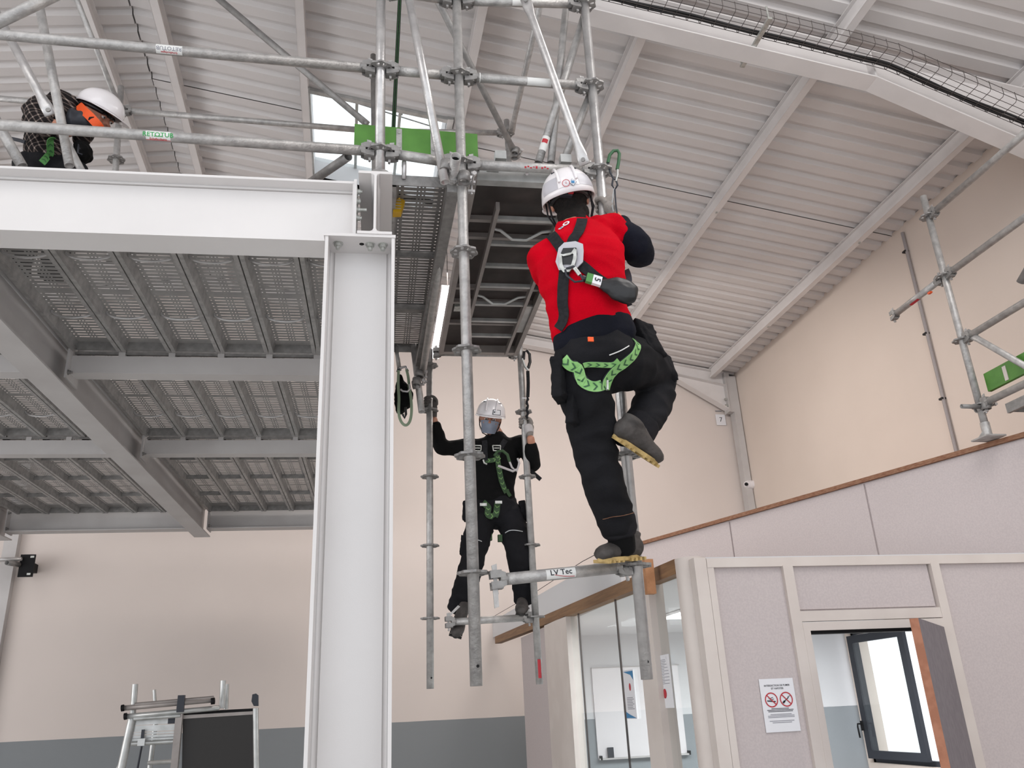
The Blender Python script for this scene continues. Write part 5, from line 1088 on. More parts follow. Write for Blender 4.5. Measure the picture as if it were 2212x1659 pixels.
MB().add([p + a * x * .018 + b_ * y * .018 for x, y in ((1, 0), (0, 1), (-1, 0), (0, -1))], [(0, 1, 2, 3)]).obj('diamond_sticker', 'grey_ink', h1); MB().add([p + nn * .001 + a * x * .015 + b_ * y * .015 for x, y in ((1, 0), (0, 1), (-1, 0), (0, -1))], [(0, 1, 2, 3)]).obj('sticker_field', 'paper', h1)
MB().box(p + nn * .003, (.014, .002, .012)).obj('sticker_mark', 'blue_ink', h1)
# helmet harness: cradle band, knob, chin straps
b = MB(); b.tube([Pf(.08 * math.sin(t), -.02 - .098 * math.cos(t), -.005) for t in (-1.5 + 3.0 * i / 12 for i in range(13))], [.012] * 13, 8); b.obj('head_band', 'black_plastic', h1)
b = MB(); b.box(Pf(-.02, -.118, -.012), (.05, .02, .03)); b.obj('ratchet', 'frame_dark', h1); MB().box(Pf(.0, -.13, -.015), (.022, .012, .012)).obj('ratchet_tab', 'red_ink', h1)
MB().tube([Pf(.085, -.05, .0), Pf(.093, -.055, .0)], .016, 14).obj('ear_clip', 'black_plastic', h1)
for sx in (-1, 1):
    MB().tube([Pf(sx * .095, -.05, .01), Pf(sx * .092, -.02, -.06), Pf(sx * .07, .03, -.12)], .0045, 8).obj('chin_strap', 'black_web', h1); MB().tube([Pf(sx * .1, .02, .02), Pf(sx * .105, .01, -.04), Pf(sx * .07, .03, -.12), Pf(0, .07, -.13)], .004, 8).obj('chin_strap', 'black_web', h1)
# collar badge
for x, y, m_, shp in ((1222, 481, 'paper', 'round'), (1209, 487, 'paper', 'diamond')):
    p = px(x, y, 2.9); hit = T1.find_nearest(p); nn = hit[1]; p = hit[0] + nn * .003; a, b_ = frame_of(nn, (0, 0, 1)); n = 24 if shp == 'round' else 4
    MB().add([p + (a * math.cos(2 * PI * i / n) + b_ * math.sin(2 * PI * i / n)) * .016 for i in range(n)], [tuple(range(n))]).obj('collar_badge', m_, w1); MB().add([p + nn * .001 + (a * math.cos(2 * PI * i / n) + b_ * math.sin(2 * PI * i / n)) * .008 for i in range(n)], [tuple(range(n))]).obj('badge_mark', 'red_ink' if n > 4 else 'blue_ink', w1)
# boots
boot(w1, 'worn brown-black safety shoe standing on the step tube', px(1380, 1207, 3.30), px(1294, 1216, 3.19), (.08, -.16, 1), .098)
mb = MB(); mb.loft(limb_rings([px(1337, 1135, 3.19), px(1342, 1165, 3.21), px(1346, 1188, 3.225)], [.056, .056, .052]), 14, 3); vox(mb, .006, 'sock', 'black_cloth', w1, 1)
boot(w1, 'raised safety shoe showing its yellow sole edge', px(1322, 944, 2.98), px(1416, 1006, 3.09), (.6, -.35, .72), .098)
mb = MB(); mb.loft(limb_rings([px(1378, 918, 3.11), px(1344, 940, 3.03)], [.056, .05]), 14, 3); vox(mb, .006, 'sock', 'black_cloth', w1, 1)
# fall harness on the back
hn = thing('harness', 'black and green fall arrest harness worn over the red sweater', 'harness', px(1220, 550, 2.8))
W_ = .045
o, pa_, ns_ = ribbon(hn, 'shoulder_strap', 'black_web', [px(1258, 470, 2.87), px(1250, 490, 2.8), px(1238, 515, 2.8), px(1226, 545, 2.78)], W_, .003, T1)
ribbon(hn, 'shoulder_strap', 'black_web', [px(1186, 500, 2.9), px(1197, 515, 2.82), px(1208, 528, 2.8), px(1222, 545, 2.78)], W_, .003, T1)
ribbon(hn, 'back_strap', 'black_web', [px(1224, 545, 2.79), px(1214, 585, 2.78), px(1204, 630, 2.78), px(1198, 680, 2.8), px(1192, 712, 2.86)], W_, .003, T1)
ribbon(hn, 'back_strap', 'black_web', [px(1224, 550, 2.79), px(1262, 577, 2.78), px(1300, 605, 2.78), px(1340, 630, 2.84), px(1352, 640, 2.92)], W_, .003, T1)
# back plate
pc = px(1221, 540, 2.74); hit = T1.find_nearest(pc); nn = hit[1]; pc = hit[0] + nn * .014; a, b_ = frame_of(nn, (.25, 0, 1)); b_ = -b_
Q = lambda x, y, z=0: pc + b_ * x + a * y + nn * z
def ringpoly(pts, inner, z0, z1, m_, name, parent):
    n = len(pts); b = MB(); b.add([Q(x, y, z) for z in (z0, z1) for x, y in pts] + [Q(x, y, z) for z in (z0, z1) for x, y in inner], [(i, (i + 1) % n, n + (i + 1) % n, n + i) for i in range(n)] + [(2 * n + i, 2 * n + (i + 1) % n, 3 * n + (i + 1) % n, 3 * n + i) for i in range(n)] + [(n + i, n + (i + 1) % n, 3 * n + (i + 1) % n, 3 * n + i) for i in range(n)], False); return b.obj(name, m_, parent)
s2 = 1.15
MB().poly([Q(x * s2, y * s2) for x, y in ((-.04, .03), (-.022, .05), (.018, .055), (.045, .045), (.05, .02), (.052, -.02), (.03, -.045), (-.03, -.05), (-.045, -.02))], nn * .006).obj('back_plate', 'helmet_grey', hn)
MB().poly([Q(x * s2, y * s2, .007) for x, y in ((-.028, .01), (-.022, .028), (.024, .03), (.03, .008), (.028, -.03), (-.02, -.03))], nn * .004).obj('plate_insert', 'black_plastic', hn)
dp = [(-.038, .008), (-.022, .004), (.012, .012), (.022, .03), (.032, .024), (.036, -.01), (.030, -.045), (.012, -.068), (-.012, -.07), (-.030, -.05)]; di = [(-.026, .0), (-.02, -.004), (.008, .002), (.018, .008), (.022, .004), (.022, -.012), (.018, -.036), (.008, -.052), (-.008, -.054), (-.018, -.038)]
ringpoly(dp, di, .012, .018, 'zinc', 'd_ring', hn)
MB().tube([Q(.0, -.055, .016), Q(.03, -.05, .03), Q(.055, -.075, .02), Q(.075, -.1, .02)], .005, 8).obj('snap_hook', 'frame_dark', hn)
MB().tube([Q(-.005, -.06, .016), Q(.005, -.085, .025), Q(.04, -.11, .02), Q(.075, -.105, .02)], .0045, 8).obj('snap_hook', 'frame_dark', hn)
MB().tube([Q(.035, -.055, .026), Q(.058, -.082, .022)], .008, 10).obj('hook_gate', 'zinc', hn)
# retractor pouch and number label
def TP(x, y, lift=.006): hit_ = T1.find_nearest(px(x, y, 2.75)); return hit_[0] + hit_[1] * lift, hit_[1]
ab, nb = TP(1270, 601); ac, nc = TP(1320, 612); MB()
sh = thing('fall_absorber', 'black energy absorber pouch with green and white number 5 tag clipped on the back', 'pouch', ac)
mb = MB(); d0 = (px(1352, 628, 2.8) - px(1268, 602, 2.8)).normalized(); wv = d0.cross(nb).normalized(); c0_ = ab + nb * .02
mb.loft([(c0_ + d0 * .055, wv * .02, nb * .012), (c0_ + d0 * .085, wv * .034, nb * .018), (c0_ + d0 * .12 - wv * .0, wv * .050, nb * .026), (c0_ + d0 * .165, wv * .054, nb * .03), (c0_ + d0 * .195, wv * .04, nb * .026)], 16, 4); po = vox(mb, .005, 'pouch', 'black_plastic', sh, 2, fold(.003, 20, 2))
def lab(x0, x1, m_, name):
    return MB().poly([c0_ + d0 * x0 + wv * .019 + nb * .004, c0_ + d0 * x1 + wv * .019 + nb * .004, c0_ + d0 * x1 - wv * .019 + nb * .004, c0_ + d0 * x0 - wv * .019 + nb * .004], nb * .018).obj(name, m_, sh)
lab(-.005, .02, 'green_mid', 'green_sleeve'); lab(.02, .056, 'paper', 'number_tag'); vs, fs = text_mesh('5', .034, bold=True)
pt = c0_ + d0 * .038 + nb * .0235; dn_ = wv if wv.z < 0 else -wv; MB().add([pt + d0 * v.y + dn_ * v.x for v in vs], fs).obj('number', 'ink', sh)
MB().tube([c0_ - d0 * .02, c0_ + d0 * .0], .013, 12).obj('swivel', 'black_plastic', sh)
# leg straps, green with chevrons
def legstrap(pts, w=.042, flip=1, m_='green_web'):
    o, path, ns = ribbon(hn, 'leg_strap', m_, pts, w, .003, T2, .004); chevrons(hn, path, ns, w, flip=flip)
    e = ribbon(hn, 'strap_edge', 'frame_dark', [p + V((0, 0, 0)) for p in path[::3] + [path[-1]]], w * 1.1, .002, T2, .001); return path
legstrap([px(1211, 772, 2.86), px(1222, 795, 2.84), px(1245, 812, 2.82), px(1275, 822, 2.82), px(1310, 828, 2.84)])
legstrap([px(1376, 735, 2.88), px(1372, 765, 2.84), px(1355, 792, 2.83), px(1333, 815, 2.84), px(1322, 840, 2.87)])
legstrap([px(1262, 806, 2.8), px(1300, 806, 2.8), px(1330, 800, 2.8), px(1345, 780, 2.8)], .022)
MB().bar(px(1312, 822, 2.82), px(1312, 842, 2.82), .012, .006).obj('buckle', 'zinc', hn)
for o_ in (hn, sh): pass
# lanyard hook on the rosette and its strap down to the arm
hk = thing('lanyard', 'dark green snap hook on the rosette beside the climbing worker, its strap running down', 'hook', px(1328, 350, FYs - .05))
Yh = FYs - .03
MB().tube([px(x, y, Yh) for x, y in ((1313, 352), (1317, 335), (1325, 326), (1334, 325), (1338, 332), (1336, 352), (1333, 366))], .0085, 10).obj('snap_hook', 'green_deep', hk)
MB().tube([px(x, y, Yh) for x, y in ((1334, 358), (1334, 378), (1330, 392))], .006, 8).obj('hook_gate', 'alu', hk)
MB().tube([px(x, y, Yh) for x, y in ((1313, 352), (1318, 372), (1326, 388))], .005, 8).obj('hook_spine', 'frame_dark', hk)
MB().tube([px(x, y, Yh) for x, y in ((1324, 388), (1322, 400), (1328, 410), (1334, 400), (1331, 388), (1326, 386))], .005, 8).obj('swivel_eye', 'frame_dark', hk)
ribbon(hk, 'webbing', 'frame_dark', [px(1328, 408, Yh), px(1330, 440, Yh - .05), px(1333, 462, 3.12)], .008, .003)
ribbon(hk, 'webbing', 'retro_grey', [px(1327, 408, Yh), px(1322, 440, Yh - .03), px(1326, 458, 3.15)], .007, .003)
ribbon(hn, 'side_lanyard', 'frame_dark', [px(1352, 585, 2.95), px(1358, 605, 2.93), px(1352, 640, 2.95), px(1358, 660, 2.98)], .03, .006)
# ------------------------------------------------------------------ 2. masked worker behind the far standards
Y2 = 5.98
w2 = thing('person', 'person in black with face mask and white helmet standing between the two thin far standards', 'person', px(1060, 1100, Y2))
hf2 = V((-.18, -.88, -.38)).normalized(); hu2 = V((.10, -.36, .93)).normalized(); hc2 = px(1059, 906, Y2 - .06)
def rg(x, y, hw, hd, Y=Y2, sv=(1, 0, 0), fv=(0, 1, 0)):
    p = px(x, y, Y); s_ = V(sv).normalized(); f = V(fv); f = (f - s_ * f.dot(s_)).normalized(); return (p, s_ * pm_(hw, p), f * hd)
mb = MB(); Pf, r2_, f2_, u2_ = head_blob(mb, hc2, hf2, hu2)
mb.loft(limb_rings([hc2 - hu2 * .04, px(1072, 938, Y2), px(1072, 955, Y2)], [.05, .054, .07]), 16, 4)
tor = [rg(1071, 945, 26, .075), rg(1070, 960, 50, .1), rg(1070, 985, 54, .115), rg(1067, 1020, 50, .11), rg(1065, 1055, 47, .105), rg(1066, 1085, 50, .11)]
mb.loft([(c, a * .85, b_ * .85) for c, a, b_ in tor], 20, 4)
pel = [rg(1067, 1080, 48, .11), rg(1068, 1100, 53, .12), rg(1070, 1125, 50, .11)]
mb.loft([(c, a * .85, b_ * .85) for c, a, b_ in pel], 20, 4)
A_s, A_e, A_w = px(1018, 968, Y2), px(955, 962, Y2 - .05), px(937, 905, Y2 - .13)
B_s, B_e, B_w = px(1122, 960, Y2 - .02), px(1153, 1000, Y2 - .1), px(1146, 945, Y2 - .23)
LA = [px(1040, 1115, Y2), px(1031, 1160, Y2 - .05), px(1022, 1205, Y2 - .08), px(1008, 1260, Y2 - .03), px(992, 1318, Y2 + .02)]
LB = [px(1102, 1115, Y2), px(1112, 1155, Y2 - .06), px(1120, 1195, Y2 - .1), px(1128, 1245, Y2 - .05), px(1133, 1298, Y2)]
for pts, rs in (([A_s, A_e, A_w], [.05, .04, .028]), ([B_s, B_e, B_w], [.05, .04, .028]), (LA, [.08, .07, .055, .05, .04]), (LB, [.08, .07, .055, .05, .04])): mb.loft(limb_rings([px(1070, 975, Y2) if rs[0] == .05 else pts[0]] + pts if rs[0] == .05 else pts, ([.06] if rs[0] == .05 else []) + rs), 14, 4)
vox(mb, .008, 'body', 'skin', w2, 2); face_bits(w2, Pf, r2_, f2_, u2_, False)
# black pullover
mb = MB(); mb.loft(tor, 24, 5); mb.loft([rg(1072, 941, 20, .062), rg(1071, 950, 27, .075), rg(1070, 960, 40, .09)], 20, 3)
mb.loft(limb_rings([px(1045, 968, Y2), A_s, px(985, 968, Y2 - .02), A_e + V((-.0, 0, -.01)), px(944, 938, Y2 - .09), px(939, 918, Y2 - .12)], [.085, .078, .066, .062, .052, .045]), 18, 5)
mb.loft(limb_rings([px(1095, 965, Y2), B_s, px(1143, 980, Y2 - .05), px(1150, 1003, Y2 - .1), px(1149, 985, Y2 - .16), px(1146, 962, Y2 - .2)], [.085, .08, .066, .062, .056, .046]), 18, 5)
shirt = vox(mb, .0085, 'pullover', 'black_cloth', w2, 3, fold(.008, 7, 3)); TS = tree_of(shirt)
mb = MB(); mb.loft(pel, 24, 4)
mb.loft(limb_rings([px(1043, 1108, Y2)] + LA[1:4] + [px(990, 1316, Y2 + .02)], [.105, .1, .086, .085, .078]), 20, 5); mb.loft(limb_rings([px(1098, 1108, Y2)] + LB[1:4] + [px(1133, 1296, Y2)], [.108, .102, .09, .084, .074]), 20, 5)
tr2_ = vox(mb, .0085, 'trousers', 'trouser', w2, 3, fold(.010, 7, 5, (1, 1, 1.8))); TT = tree_of(tr2_)
for x, y, Y, a_ in ((1008, 1105, Y2 - .05, .1), (1131, 1105, Y2 - .05, -.1), (1003, 1180, Y2 - .05, .15), (1142, 1160, Y2 - .02, -.1)): pocket(px(x, y, Y), (.3, 1, 0), (a_, 0, 1), .05, .07, .02, 'cargo_pocket', 'trouser', w2)
ribbon(w2, 'knee_piping', 'retro_grey', [px(1086, 1152, Y2 - .14), px(1098, 1146, Y2 - .17), px(1112, 1145, Y2 - .17), px(1128, 1149, Y2 - .15)], .006, .002, TT, .003); ribbon(w2, 'knee_piping', 'retro_grey', [px(1028, 1168, Y2 - .14), px(1040, 1170, Y2 - .15)], .006, .002, TT, .003)
for s_, cc_, wr_, sd_ in ((S3, px(927, 868, BYs), A_w, V((.55, .85, 0))), (S4, px(1132, 913, BYs), B_w, V((.85, .3, 0)))):
    mb = MB(); c_ = s_(cc_.z); grip_hand(mb, c_, V((0, 0, 1)), sd_, wr_ + V((0, .02, .02))); g = vox(mb, .0038, 'work_glove', 'glove_grey' if s_ is S3 else 'glove', w2, 2)
    if s_ is S4: mb = MB(); mb.loft(limb_rings([wr_.lerp(c_, .25) + V((.01, .02, .02)), wr_.lerp(c_, .5) + V((.01, .02, .03))], [.034, .036]), 14, 3); vox(mb, .005, 'glove_cuff', 'cuff_knit', w2, 1)
# mask
b = MB(); vs = []; n1, n2 = 14, 8
for j in range(n2 + 1):
    for i in range(n1 + 1):
        th = -1.25 + 2.5 * i / n1; t = j / n2; z = -.012 - .088 * t; bul = 1 + .35 * math.sin(PI * t) * math.cos(th) ** 2
        rx, ry = .074 - .018 * t, .088 - .012 * t; vs.append(Pf(math.sin(th) * rx, .012 + math.cos(th) * ry * (.98 + .16 * math.sin(PI * min(t * 1.1, 1)) * max(math.cos(th), 0) ** 2) + .004, z + .006 * math.cos(th * 1.2) * (1 - t) * 2 + .0015 * math.sin(j * 3.0)))
b.add(vs, [(j * (n1 + 1) + i, j * (n1 + 1) + i + 1, (j + 1) * (n1 + 1) + i + 1, (j + 1) * (n1 + 1) + i) for j in range(n2) for i in range(n1)], True); b.obj('face_mask', 'mask_blue', w2)
for sx in (-1, 1):
    for z0 in (-.015, -.085): MB().tube([Pf(sx * .068, .035, z0), Pf(sx * .082, -.01, -.03)], .0015, 5).obj('mask_loop', 'cuff_knit', w2)
mb = MB(); mb.ell(Pf(0, -.03, .02), (r2_ * .082, f2_ * .085, u2_ * .09), 18, 12); vox(mb, .007, 'hair', 'hair', w2, 1)
h2, S_, patch2, _, _, _ = helmet(None, 'helmet', 'white helmet with a square front badge, worn by the masked worker', hc2 + hu2 * .045, hf2, hu2, (.112, .138, .115), peak=.035)
patch2(-.72, -.12, .02, .35, 'front_badge', 'frame_dark', 1.02); patch2(-.67, -.17, .05, .32, 'badge_field', 'paper', 1.027); patch2(-.28, -.2, .14, .24, 'badge_mark', 'ink', 1.031)
for sx in (-1, 1): MB().tube([Pf(sx * .082, .0, .02), Pf(sx * .075, .015, -.05), Pf(sx * .045, .05, -.105), Pf(0, .07, -.12)], .004, 8).obj('chin_strap', 'black_web', h2)
# boots of the masked worker
boot(w2, None, px(998, 1322, Y2 + .03), px(982, 1380, Y2 - .16), (.1, -.75, .5), .098, sole='sole_dark'); boot(w2, None, px(1131, 1316, Y2 + .07), px(1127, 1331, Y2 - .20), (0, .05, 1), .098, sole='sole_dark')
# harness of the masked worker
hn2 = thing('harness', 'green and black chest harness with hooks, worn by the masked worker', 'harness', px(1080, 1010, Y2 - .15))
def st2_(pts, w=.04, m_='green_dark', ch=True):
    o, path, ns = ribbon(hn2, 'harness_strap', m_, pts, w, .003, TS, .005)
    if ch: chevrons(hn2, path, ns, w, 'green_soft', .04)
Yf = Y2 - .16
st2_([px(1076, 975, Yf), px(1080, 1010, Yf), px(1090, 1040, Yf), px(1104, 1060, Yf)]); st2_([px(1046, 990, Yf), px(1062, 991, Yf), px(1082, 987, Yf)], .035)
st2_([px(1092, 950, Y2 - .1), px(1082, 965, Yf), px(1076, 978, Yf)], .04, 'black_web', False); st2_([px(1046, 950, Y2 - .1), px(1046, 968, Yf), px(1046, 990, Yf)], .04, 'black_web', False)
for x in (1031, 1073):
    c_ = px(x, 968, Y2 - .145); b = MB()
    for p0, p1 in (((-.026, -.02), (.026, -.02)), ((-.03, .02), (.03, .02)), ((-.03, .02), (-.026, -.02)), ((.03, .02), (.026, -.02)), ((-.02, 0), (.02, 0))): b.tube([c_ + V((p0[0], 0, p0[1])), c_ + V((p1[0], 0, p1[1]))], .0045, 8)
    b.obj('chest_buckle', 'zinc', hn2)
for pts in ([(1039, 1075), (1050, 1092), (1060, 1108), (1068, 1120)], [(1076, 1082), (1074, 1100), (1070, 1118)]):
    o, path, ns = ribbon(hn2, 'leg_strap', 'green_dark', [px(x, y, Yf) for x, y in pts], .045, .003, TT, .005); chevrons(hn2, path, ns, .045, 'green_soft', .04)
for x, y in ((1044, 1090), (1077, 1085)): MB().box(px(x, y, Yf - .005), (.05, .01, .02)).obj('leg_buckle', 'zinc', hn2)
for x, y in ((1058, 1160), (1080, 1163)): MB().box(px(x, y, Y2 - .08), (.03, .03, .05)).obj('strap_end', 'green_dark', hn2)
Yg = Y2 - .22
MB().tube([px(1044, 993, Yg), px(1046, 1000, Yg), px(1052, 1003, Yg)], .006, 8).obj('ring', 'zinc', hn2)
MB().tube([px(x, y, Yg) for x, y in ((1068, 985), (1075, 975), (1086, 974), (1096, 982), (1101, 998))], .011, 10).obj('hook_cover', 'green_dark', hn2)
MB().tube([px(x, y, Yg) for x, y in ((1076, 1006), (1092, 1012), (1108, 1018), (1116, 1014))], .009, 8).obj('scaffold_hook', 'cuff_knit', hn2); MB().tube([px(x, y, Yg) for x, y in ((1101, 998), (1106, 1010), (1116, 1018), (1122, 1000), (1118, 990))], .008, 8).obj('scaffold_hook', 'cuff_knit', hn2)
ribbon(hn2, 'side_strap', 'black_web', [px(1140, 1012, Y2 - .1), px(1152, 1022, Y2 - .12), px(1168, 1036, Y2 - .12)], .03, .01); ribbon(hn2, 'belt_strap', 'green_dark', [px(1105, 1052, Yf), px(1113, 1062, Yf)], .03, .004, TS, .006)
# lanyard on the right far standard
lk = thing('lanyard', 'black elastic lanyard hooked at the deck end, hanging along the right far standard', 'lanyard', px(1140, 780, BYs - .1)); Yl = BYs - .06
MB().tube([px(x, y, Yl) for x, y in ((1131, 776), (1132, 760), (1138, 757), (1144, 765), (1145, 782), (1141, 795))], .012, 10).obj('snap_hook', 'black_plastic', lk); MB().tube([px(x, y, Yl) for x, y in ((1128, 775), (1134, 792), (1141, 800))], .01, 8).obj('hook_gate', 'alu', lk)
ribbon(lk, 'webbing', 'black_web', [px(1140, 802, Yl), px(1141, 830, Yl), px(1140, 858, Yl)], .026, .008); MB().tube([px(1139 + 1.5 * math.sin(k * 1.9), 858 + k * 4.6, Yl) for k in range(11)], [.011 if k % 2 else .008 for k in range(11)], 8).obj('shock_cord', 'black_web', lk)
MB().box(px(1135, 860, Yl), (.05, .004, .006)).obj('label_thread', 'paper', lk)
# rope bag with green loop
bg = thing('rope_bag', 'black bag with a pale green sling loop hanging below the far deck end', 'bag', px(872, 860, 5.7)); Yb = 5.7
mb = MB(); mb.loft([rg(864, 812, 4, .03, Yb), rg(867, 830, 12, .05, Yb), rg(872, 850, 19, .07, Yb), rg(871, 872, 18, .07, Yb), rg(866, 888, 10, .045, Yb)], 16, 4); vox(mb, .007, 'bag_body', 'black_cloth', bg, 2, fold(.01, 14, 3))
loop = [(861, 800), (860, 830), (862, 860), (861, 890), (866, 910), (876, 919), (885, 911), (889, 890), (888, 862), (884, 836), (882, 815), (878, 798)]
ribbon(bg, 'green_sling', 'olive_web', [px(x, y, Yb - .09) for x, y in loop], .02, .004); MB().tube([px(x, y, Yb - .1) for x, y in ((884, 830), (886, 840), (880, 846), (870, 845), (865, 841))], .008, 8).obj('steel_hook', 'galv_new', bg)
MB().tube([px(x, y, Yb - .08) for x, y in ((876, 880), (877, 895), (874, 903), (870, 895))], .009, 8).obj('black_hook', 'black_plastic', bg); MB().tube([px(x, y, Yb - .05) for x, y in ((860, 797), (868, 794), (876, 792), (881, 802))], .01, 8).obj('shackle', 'galv_new', bg)
MB().tube([px(858, 798, Yb - .04), px(864, 800, Yb - .04)], .02, 10).obj('knot', 'frame_dark', bg)
# ------------------------------------------------------------------ 3. crouching worker at the upper left
Y3 = 4.35
w3 = thing('person', 'person in dark plaid shirt and white helmet bending behind the guardrails, upper left', 'person', px(140, 300, Y3))
def r3_(x, y, hw, hd, sv, Y=Y3): return rg(x, y, hw, hd, Y, sv, (0, 1, 0))
hf3 = V((.80, -.28, -.52)).normalized(); hu3 = V((.40, -.30, .85)).normalized(); hc3 = px(208, 252, Y3 - .04)
mb = MB(); Pf, r_, f_, u_ = head_blob(mb, hc3, hf3, hu3)
spn = [r3_(108, 352, 46, .15, (1, 0, .1)), r3_(103, 325, 46, .15, (.95, 0, .3)), r3_(100, 290, 42, .15, (.75, 0, .65)), r3_(112, 258, 38, .17, (.5, 0, .85)), r3_(140, 245, 34, .18, (.2, 0, .98)), r3_(165, 248, 28, .14, (.1, 0, 1))]
mb.loft([(c, a * .85, b_ * .85) for c, a, b_ in spn], 20, 4); mb.loft(limb_rings([px(160, 250, Y3), px(185, 256, Y3 - .02), hc3 - hf3 * .02 - hu3 * .03], [.07, .056, .052]), 14, 4)
a1, a2, a3 = px(98, 238, Y3 - .17), px(86, 262, Y3 - .2), px(118, 272, Y3 - .25)
mb.loft(limb_rings([a1, a2, a3, px(150, 285, Y3 - .3)], [.05, .045, .035, .028]), 14, 4)
mb.loft([(px(105, 322, Y3), V((.13, 0, 0)), V((0, .11, 0))), (px(108, 362, Y3), V((.13, 0, 0)), V((0, .11, 0)))], 16, 3)
for dx in (-.09, .09): mb.loft(limb_rings([px(108, 362, Y3) + V((dx, 0, 0)), V((px(108, 362, Y3).x + dx + .1, Y3 - .16, 4.2)), V((px(108, 362, Y3).x + dx, Y3 + .05, 3.92))], [.09, .06, .045]), 12, 4)
vox(mb, .008, 'body', 'skin', w3, 2); face_bits(w3, Pf, r_, f_, u_)
mb = MB(); mb.loft(spn, 24, 5)
mb.loft(limb_rings([px(150, 252, Y3 - .06), px(100, 236, Y3 - .15), px(84, 243, Y3 - .2), px(82, 262, Y3 - .22), px(105, 275, Y3 - .25)], [.075, .08, .078, .072, .058]), 18, 4)
mb.loft(limb_rings([px(150, 262, Y3 + .02), px(178, 282, Y3 + .05), px(176, 300, Y3)], [.08, .065, .05]), 16, 4)
sh3 = vox(mb, .0085, 'plaid_shirt', 'plaid', w3, 3, fold(.012, 7, 11)); T3 = tree_of(sh3)
mb = MB(); mb.loft(limb_rings([px(160, 262, Y3 - .1), px(185, 262, Y3 - .1), px(196, 268, Y3 - .08)], [.075, .062, .05]), 16, 4); vox(mb, .007, 'vest', 'frame_dark', w3, 2, fold(.004, 10, 2))
mb = MB(); mb.loft([(px(108, 358, Y3), V((.13, 0, 0)), V((0, .13, 0))), (px(108, 372, Y3), V((.15, 0, 0)), V((0, .14, 0)))], 18, 3)
for dx in (-.09, .09): mb.loft(limb_rings([px(108, 365, Y3) + V((dx, 0, 0)), V((px(108, 362, Y3).x + dx + .1, Y3 - .16, 4.2)), V((px(108, 362, Y3).x + dx, Y3 + .05, 3.93))], [.105, .085, .07]), 14, 4)
tr3 = vox(mb, .01, 'trousers', 'trouser', w3, 2, fold(.01, 7, 2))
ribbon(w3, 'orange_collar', 'orange', [px(172, 230, Y3 - .1), px(182, 240, Y3 - .14), px(193, 250, Y3 - .16), px(204, 262, Y3 - .16), px(214, 274, Y3 - .14), px(218, 284, Y3 - .1)], .05, .012)
MB().tube([px(192, 262, Y3 - .16), px(195, 255, Y3 - .17), px(203, 254, Y3 - .17), px(205, 262, Y3 - .16)], .008, 8).obj('radio_cord', 'black_web', w3)
mb = MB(); mb.ell(Pf(0, -.03, .02), (r_ * .082, f_ * .085, u_ * .09), 18, 12); vox(mb, .007, 'hair', 'hair', w3, 1)
h3, S_, patch3, _, _, _ = helmet(None, 'helmet', 'glossy white helmet of the bending worker in plaid, upper left', hc3 + hu3 * .055, hf3, hu3, (.118, .148, .11), peak=.05, vents=False)
b = MB(); b.tube([Pf(.085 * math.sin(t), -.02 + .105 * math.cos(t), .03) for t in (2 * PI * i / 24 for i in range(25))], .014, 8); b.obj('head_band', 'black_plastic', h3)
mb = MB(); mb.loft([r3_(178, 318, 17, .06, (1, 0, 0), Y3 - .05), r3_(182, 332, 18, .07, (1, 0, 0), Y3 - .05), r3_(172, 345, 12, .05, (1, 0, 0), Y3 - .05)], 14, 3); vox(mb, .007, 'tool_pouch', 'black_cloth', w3, 2, fold(.008, 16, 1))
hn3 = thing('harness', 'green strapped harness belt of the bending worker in plaid', 'harness', px(112, 330, Y3 - .15))
o, path, ns = ribbon(hn3, 'hip_strap', 'green_mid', [px(90, 352, Y3 - .2), px(104, 341, Y3 - .2), px(118, 331, Y3 - .2), px(132, 322, Y3 - .18)], .036, .004, T3, .006); chevrons(hn3, path, ns, .036, 'green_deep', .04)
ribbon(hn3, 'side_cord', 'frame_dark', [px(28, 300, Y3 - .1), px(45, 304, Y3 - .12), px(56, 308, Y3 - .14)], .02, .01); MB().tube([px(172, 322, Y3 - .16), px(170, 312, Y3 - .17), px(168, 330, Y3 - .16), px(178, 334, Y3 - .15)], .005, 6).obj('hook', 'frame_dark', hn3)
# ================================================================== FOLDING ALUMINIUM PLATFORM at the bottom left
YT = 7.2
fp_ = thing('folding_platform', 'folded aluminium scaffold platform with ladder frame and black boards against the left wall zone', 'platform', V((-1.1, YT, 0)))
def T(x, y, Y=YT): return px(x, y, Y)
def down(p): return V((p.x, p.y, 0))
b = MB(); p = T(292, 1520); MB().tube([T(287, 1545), T(292, 1478)], .022, 12).obj('post_top', 'alu', fp_); MB().tube([T(262, 1659), T(287, 1545)], .03, 12).obj('frame_post', 'alu', fp_)
q = T(262, 1659); MB().tube([q, V((q.x - .06, q.y, .02))], .03, 12).obj('frame_post', 'alu', fp_)
for x0, y0, x1, y1, Y, r, n_ in ((333, 1490, 335, 1518, YT + .5, .014, 'post_top'), (482, 1470, 479, 1530, YT + .1, .022, 'post_top'), (490, 1478, 488, 1532, YT + .3, .018, 'post_top')): MB().tube([T(x1, y1, Y), T(x0, y0, Y)], r, 12).obj(n_, 'alu', fp_)
a = T(391, 1512); MB().bar(V((a.x, YT - .03, 0.02)), T(391, 1512, YT - .03), .05, .05).obj('frame_post', 'alu_dull', fp_)
a = T(552, 1530); MB().tube([V((T(562, 1659).x + .07, YT, .02)), a], .022, 12).obj('frame_post', 'alu', fp_)
MB().poly([T(545, 1500), T(553, 1498), T(558, 1502), T(558, 1525), T(548, 1525), T(543, 1515)], (0, .03, 0)).obj('top_hook', 'frame_dark', fp_)
a = T(338, 1545, YT + .45); MB().tube([V((T(322, 1659, YT + .45).x - .03, YT + .45, .02)), a], .02, 12).obj('frame_post', 'alu', fp_)
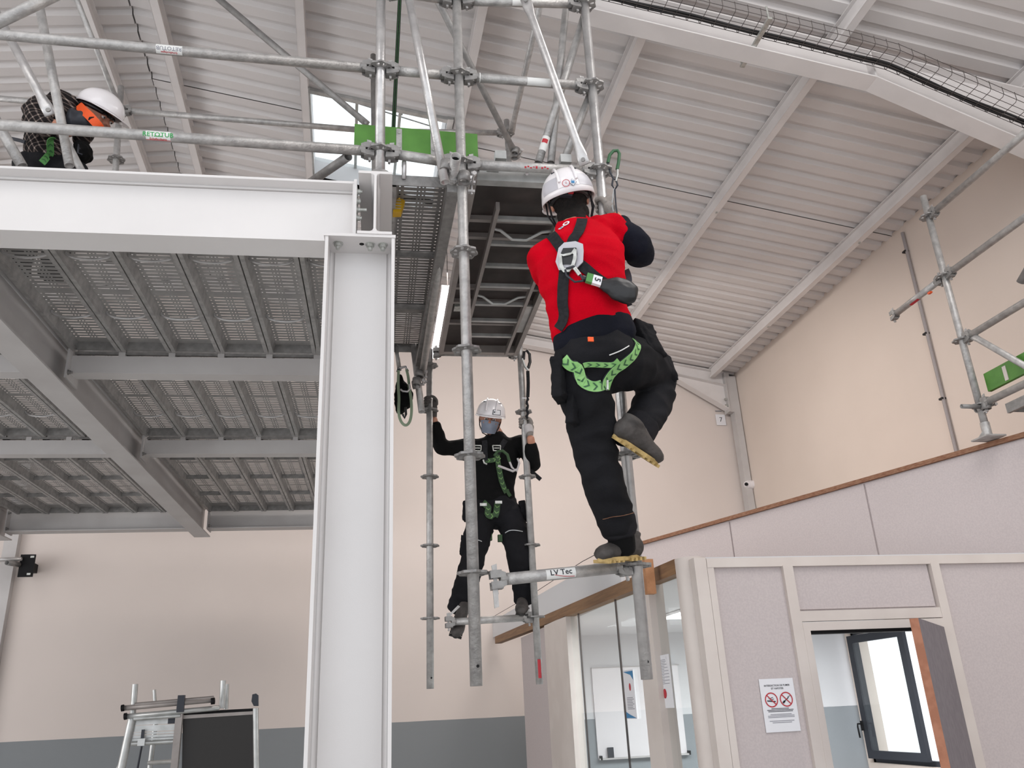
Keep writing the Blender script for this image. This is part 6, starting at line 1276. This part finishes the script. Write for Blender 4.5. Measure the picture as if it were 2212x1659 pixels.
MB().tube([T(240, 1690, YT + .1), T(275, 1620)], .015, 8).obj('stay_bar', 'alu', fp_); MB().tube([T(296, 1665, YT + .3), T(306, 1612, YT + .3)], .008, 8).obj('stay_bar', 'frame_dark', fp_)
for k, (x0, y0, x1, y1, mm, n_) in enumerate(((264, 1530, 460, 1512, 'alu_dull', 'folded_tube'), (270, 1548, 474, 1529, 'alu', 'folded_tube'), (292, 1522, 462, 1507, 'alu_dull', 'folded_tube'), (289, 1553, 390, 1546, 'alu', 'folded_tube'))):
    MB().tube([T(x0, y0, YT - .05), T(x1, y1, YT - .05)], .019 if k < 2 else .014, 12, hollow=.003 if k < 2 else 0).obj(n_, mm, fp_)
MB().tube([T(262, 1530, YT - .06), T(268, 1529, YT - .06)], .024, 12).obj('end_plug', 'black', fp_); MB().tube([T(268, 1548, YT - .06), T(274, 1547, YT - .06)], .024, 12).obj('end_plug', 'black', fp_); MB().tube([T(456, 1515, YT - .07), T(464, 1514, YT - .07)], .024, 12, hollow=.006).obj('end_plug', 'black', fp_)
MB().box(T(391, 1520, YT - .08), (.05, .04, .12)).obj('clamp', 'frame_dark', fp_)
def board(name, m, pts, Y=YT - .0, th=.02): MB().poly([T(x, y, Y) for x, y in pts], (0, th, 0)).obj(name, m, fp_)
for k, (ya, yb) in enumerate(((1556, 1567), (1568, 1582), (1583, 1588), (1589, 1595), (1596, 1601))): board('platform_plank', 'alu', [(288 - k * .6, ya), (384, ya - 4), (384, yb - 5), (287 - k * .6, yb)], YT + .01)
MB().box(T(375, 1557, YT - .01), (.08, .01, .04)).obj('type_plate', 'frame_dark', fp_)
MB().tube([T(284, 1607, YT - .02), T(384, 1601, YT - .02)], .016, 12).obj('rung', 'alu', fp_); MB().tube([T(322, 1648, YT + .4), T(386, 1644, YT + .1)], .016, 12).obj('rung', 'alu', fp_)
MB().box(T(306, 1603, YT - .04), (.05, .04, .05)).obj('latch', 'alu', fp_); MB().box(T(308, 1590, YT - .03), (.02, .02, .09)).obj('latch', 'frame_dark', fp_)
board('black_board', 'black_board', [(395, 1552), (548, 1542), (553, 1700), (392, 1700)], YT - .0); board('board_edge', 'alu_dull', [(394, 1545), (552, 1536), (552, 1543), (394, 1553)], YT - .01); board('rear_board', 'black', [(396, 1538), (550, 1530), (551, 1536), (395, 1545)], YT + .03)
q0, q1 = T(391, 1700, YT - .005), T(553, 1700, YT - .005); MB().poly([V((q0.x, YT - .004, .03)), V((q1.x, YT - .004, .03)), q1, q0], (0, .02, 0)).obj('black_board', 'black_board', fp_)
board('board_edge', 'alu_dull', [(547, 1540), (554, 1540), (559, 1700), (552, 1700)], YT - .01)
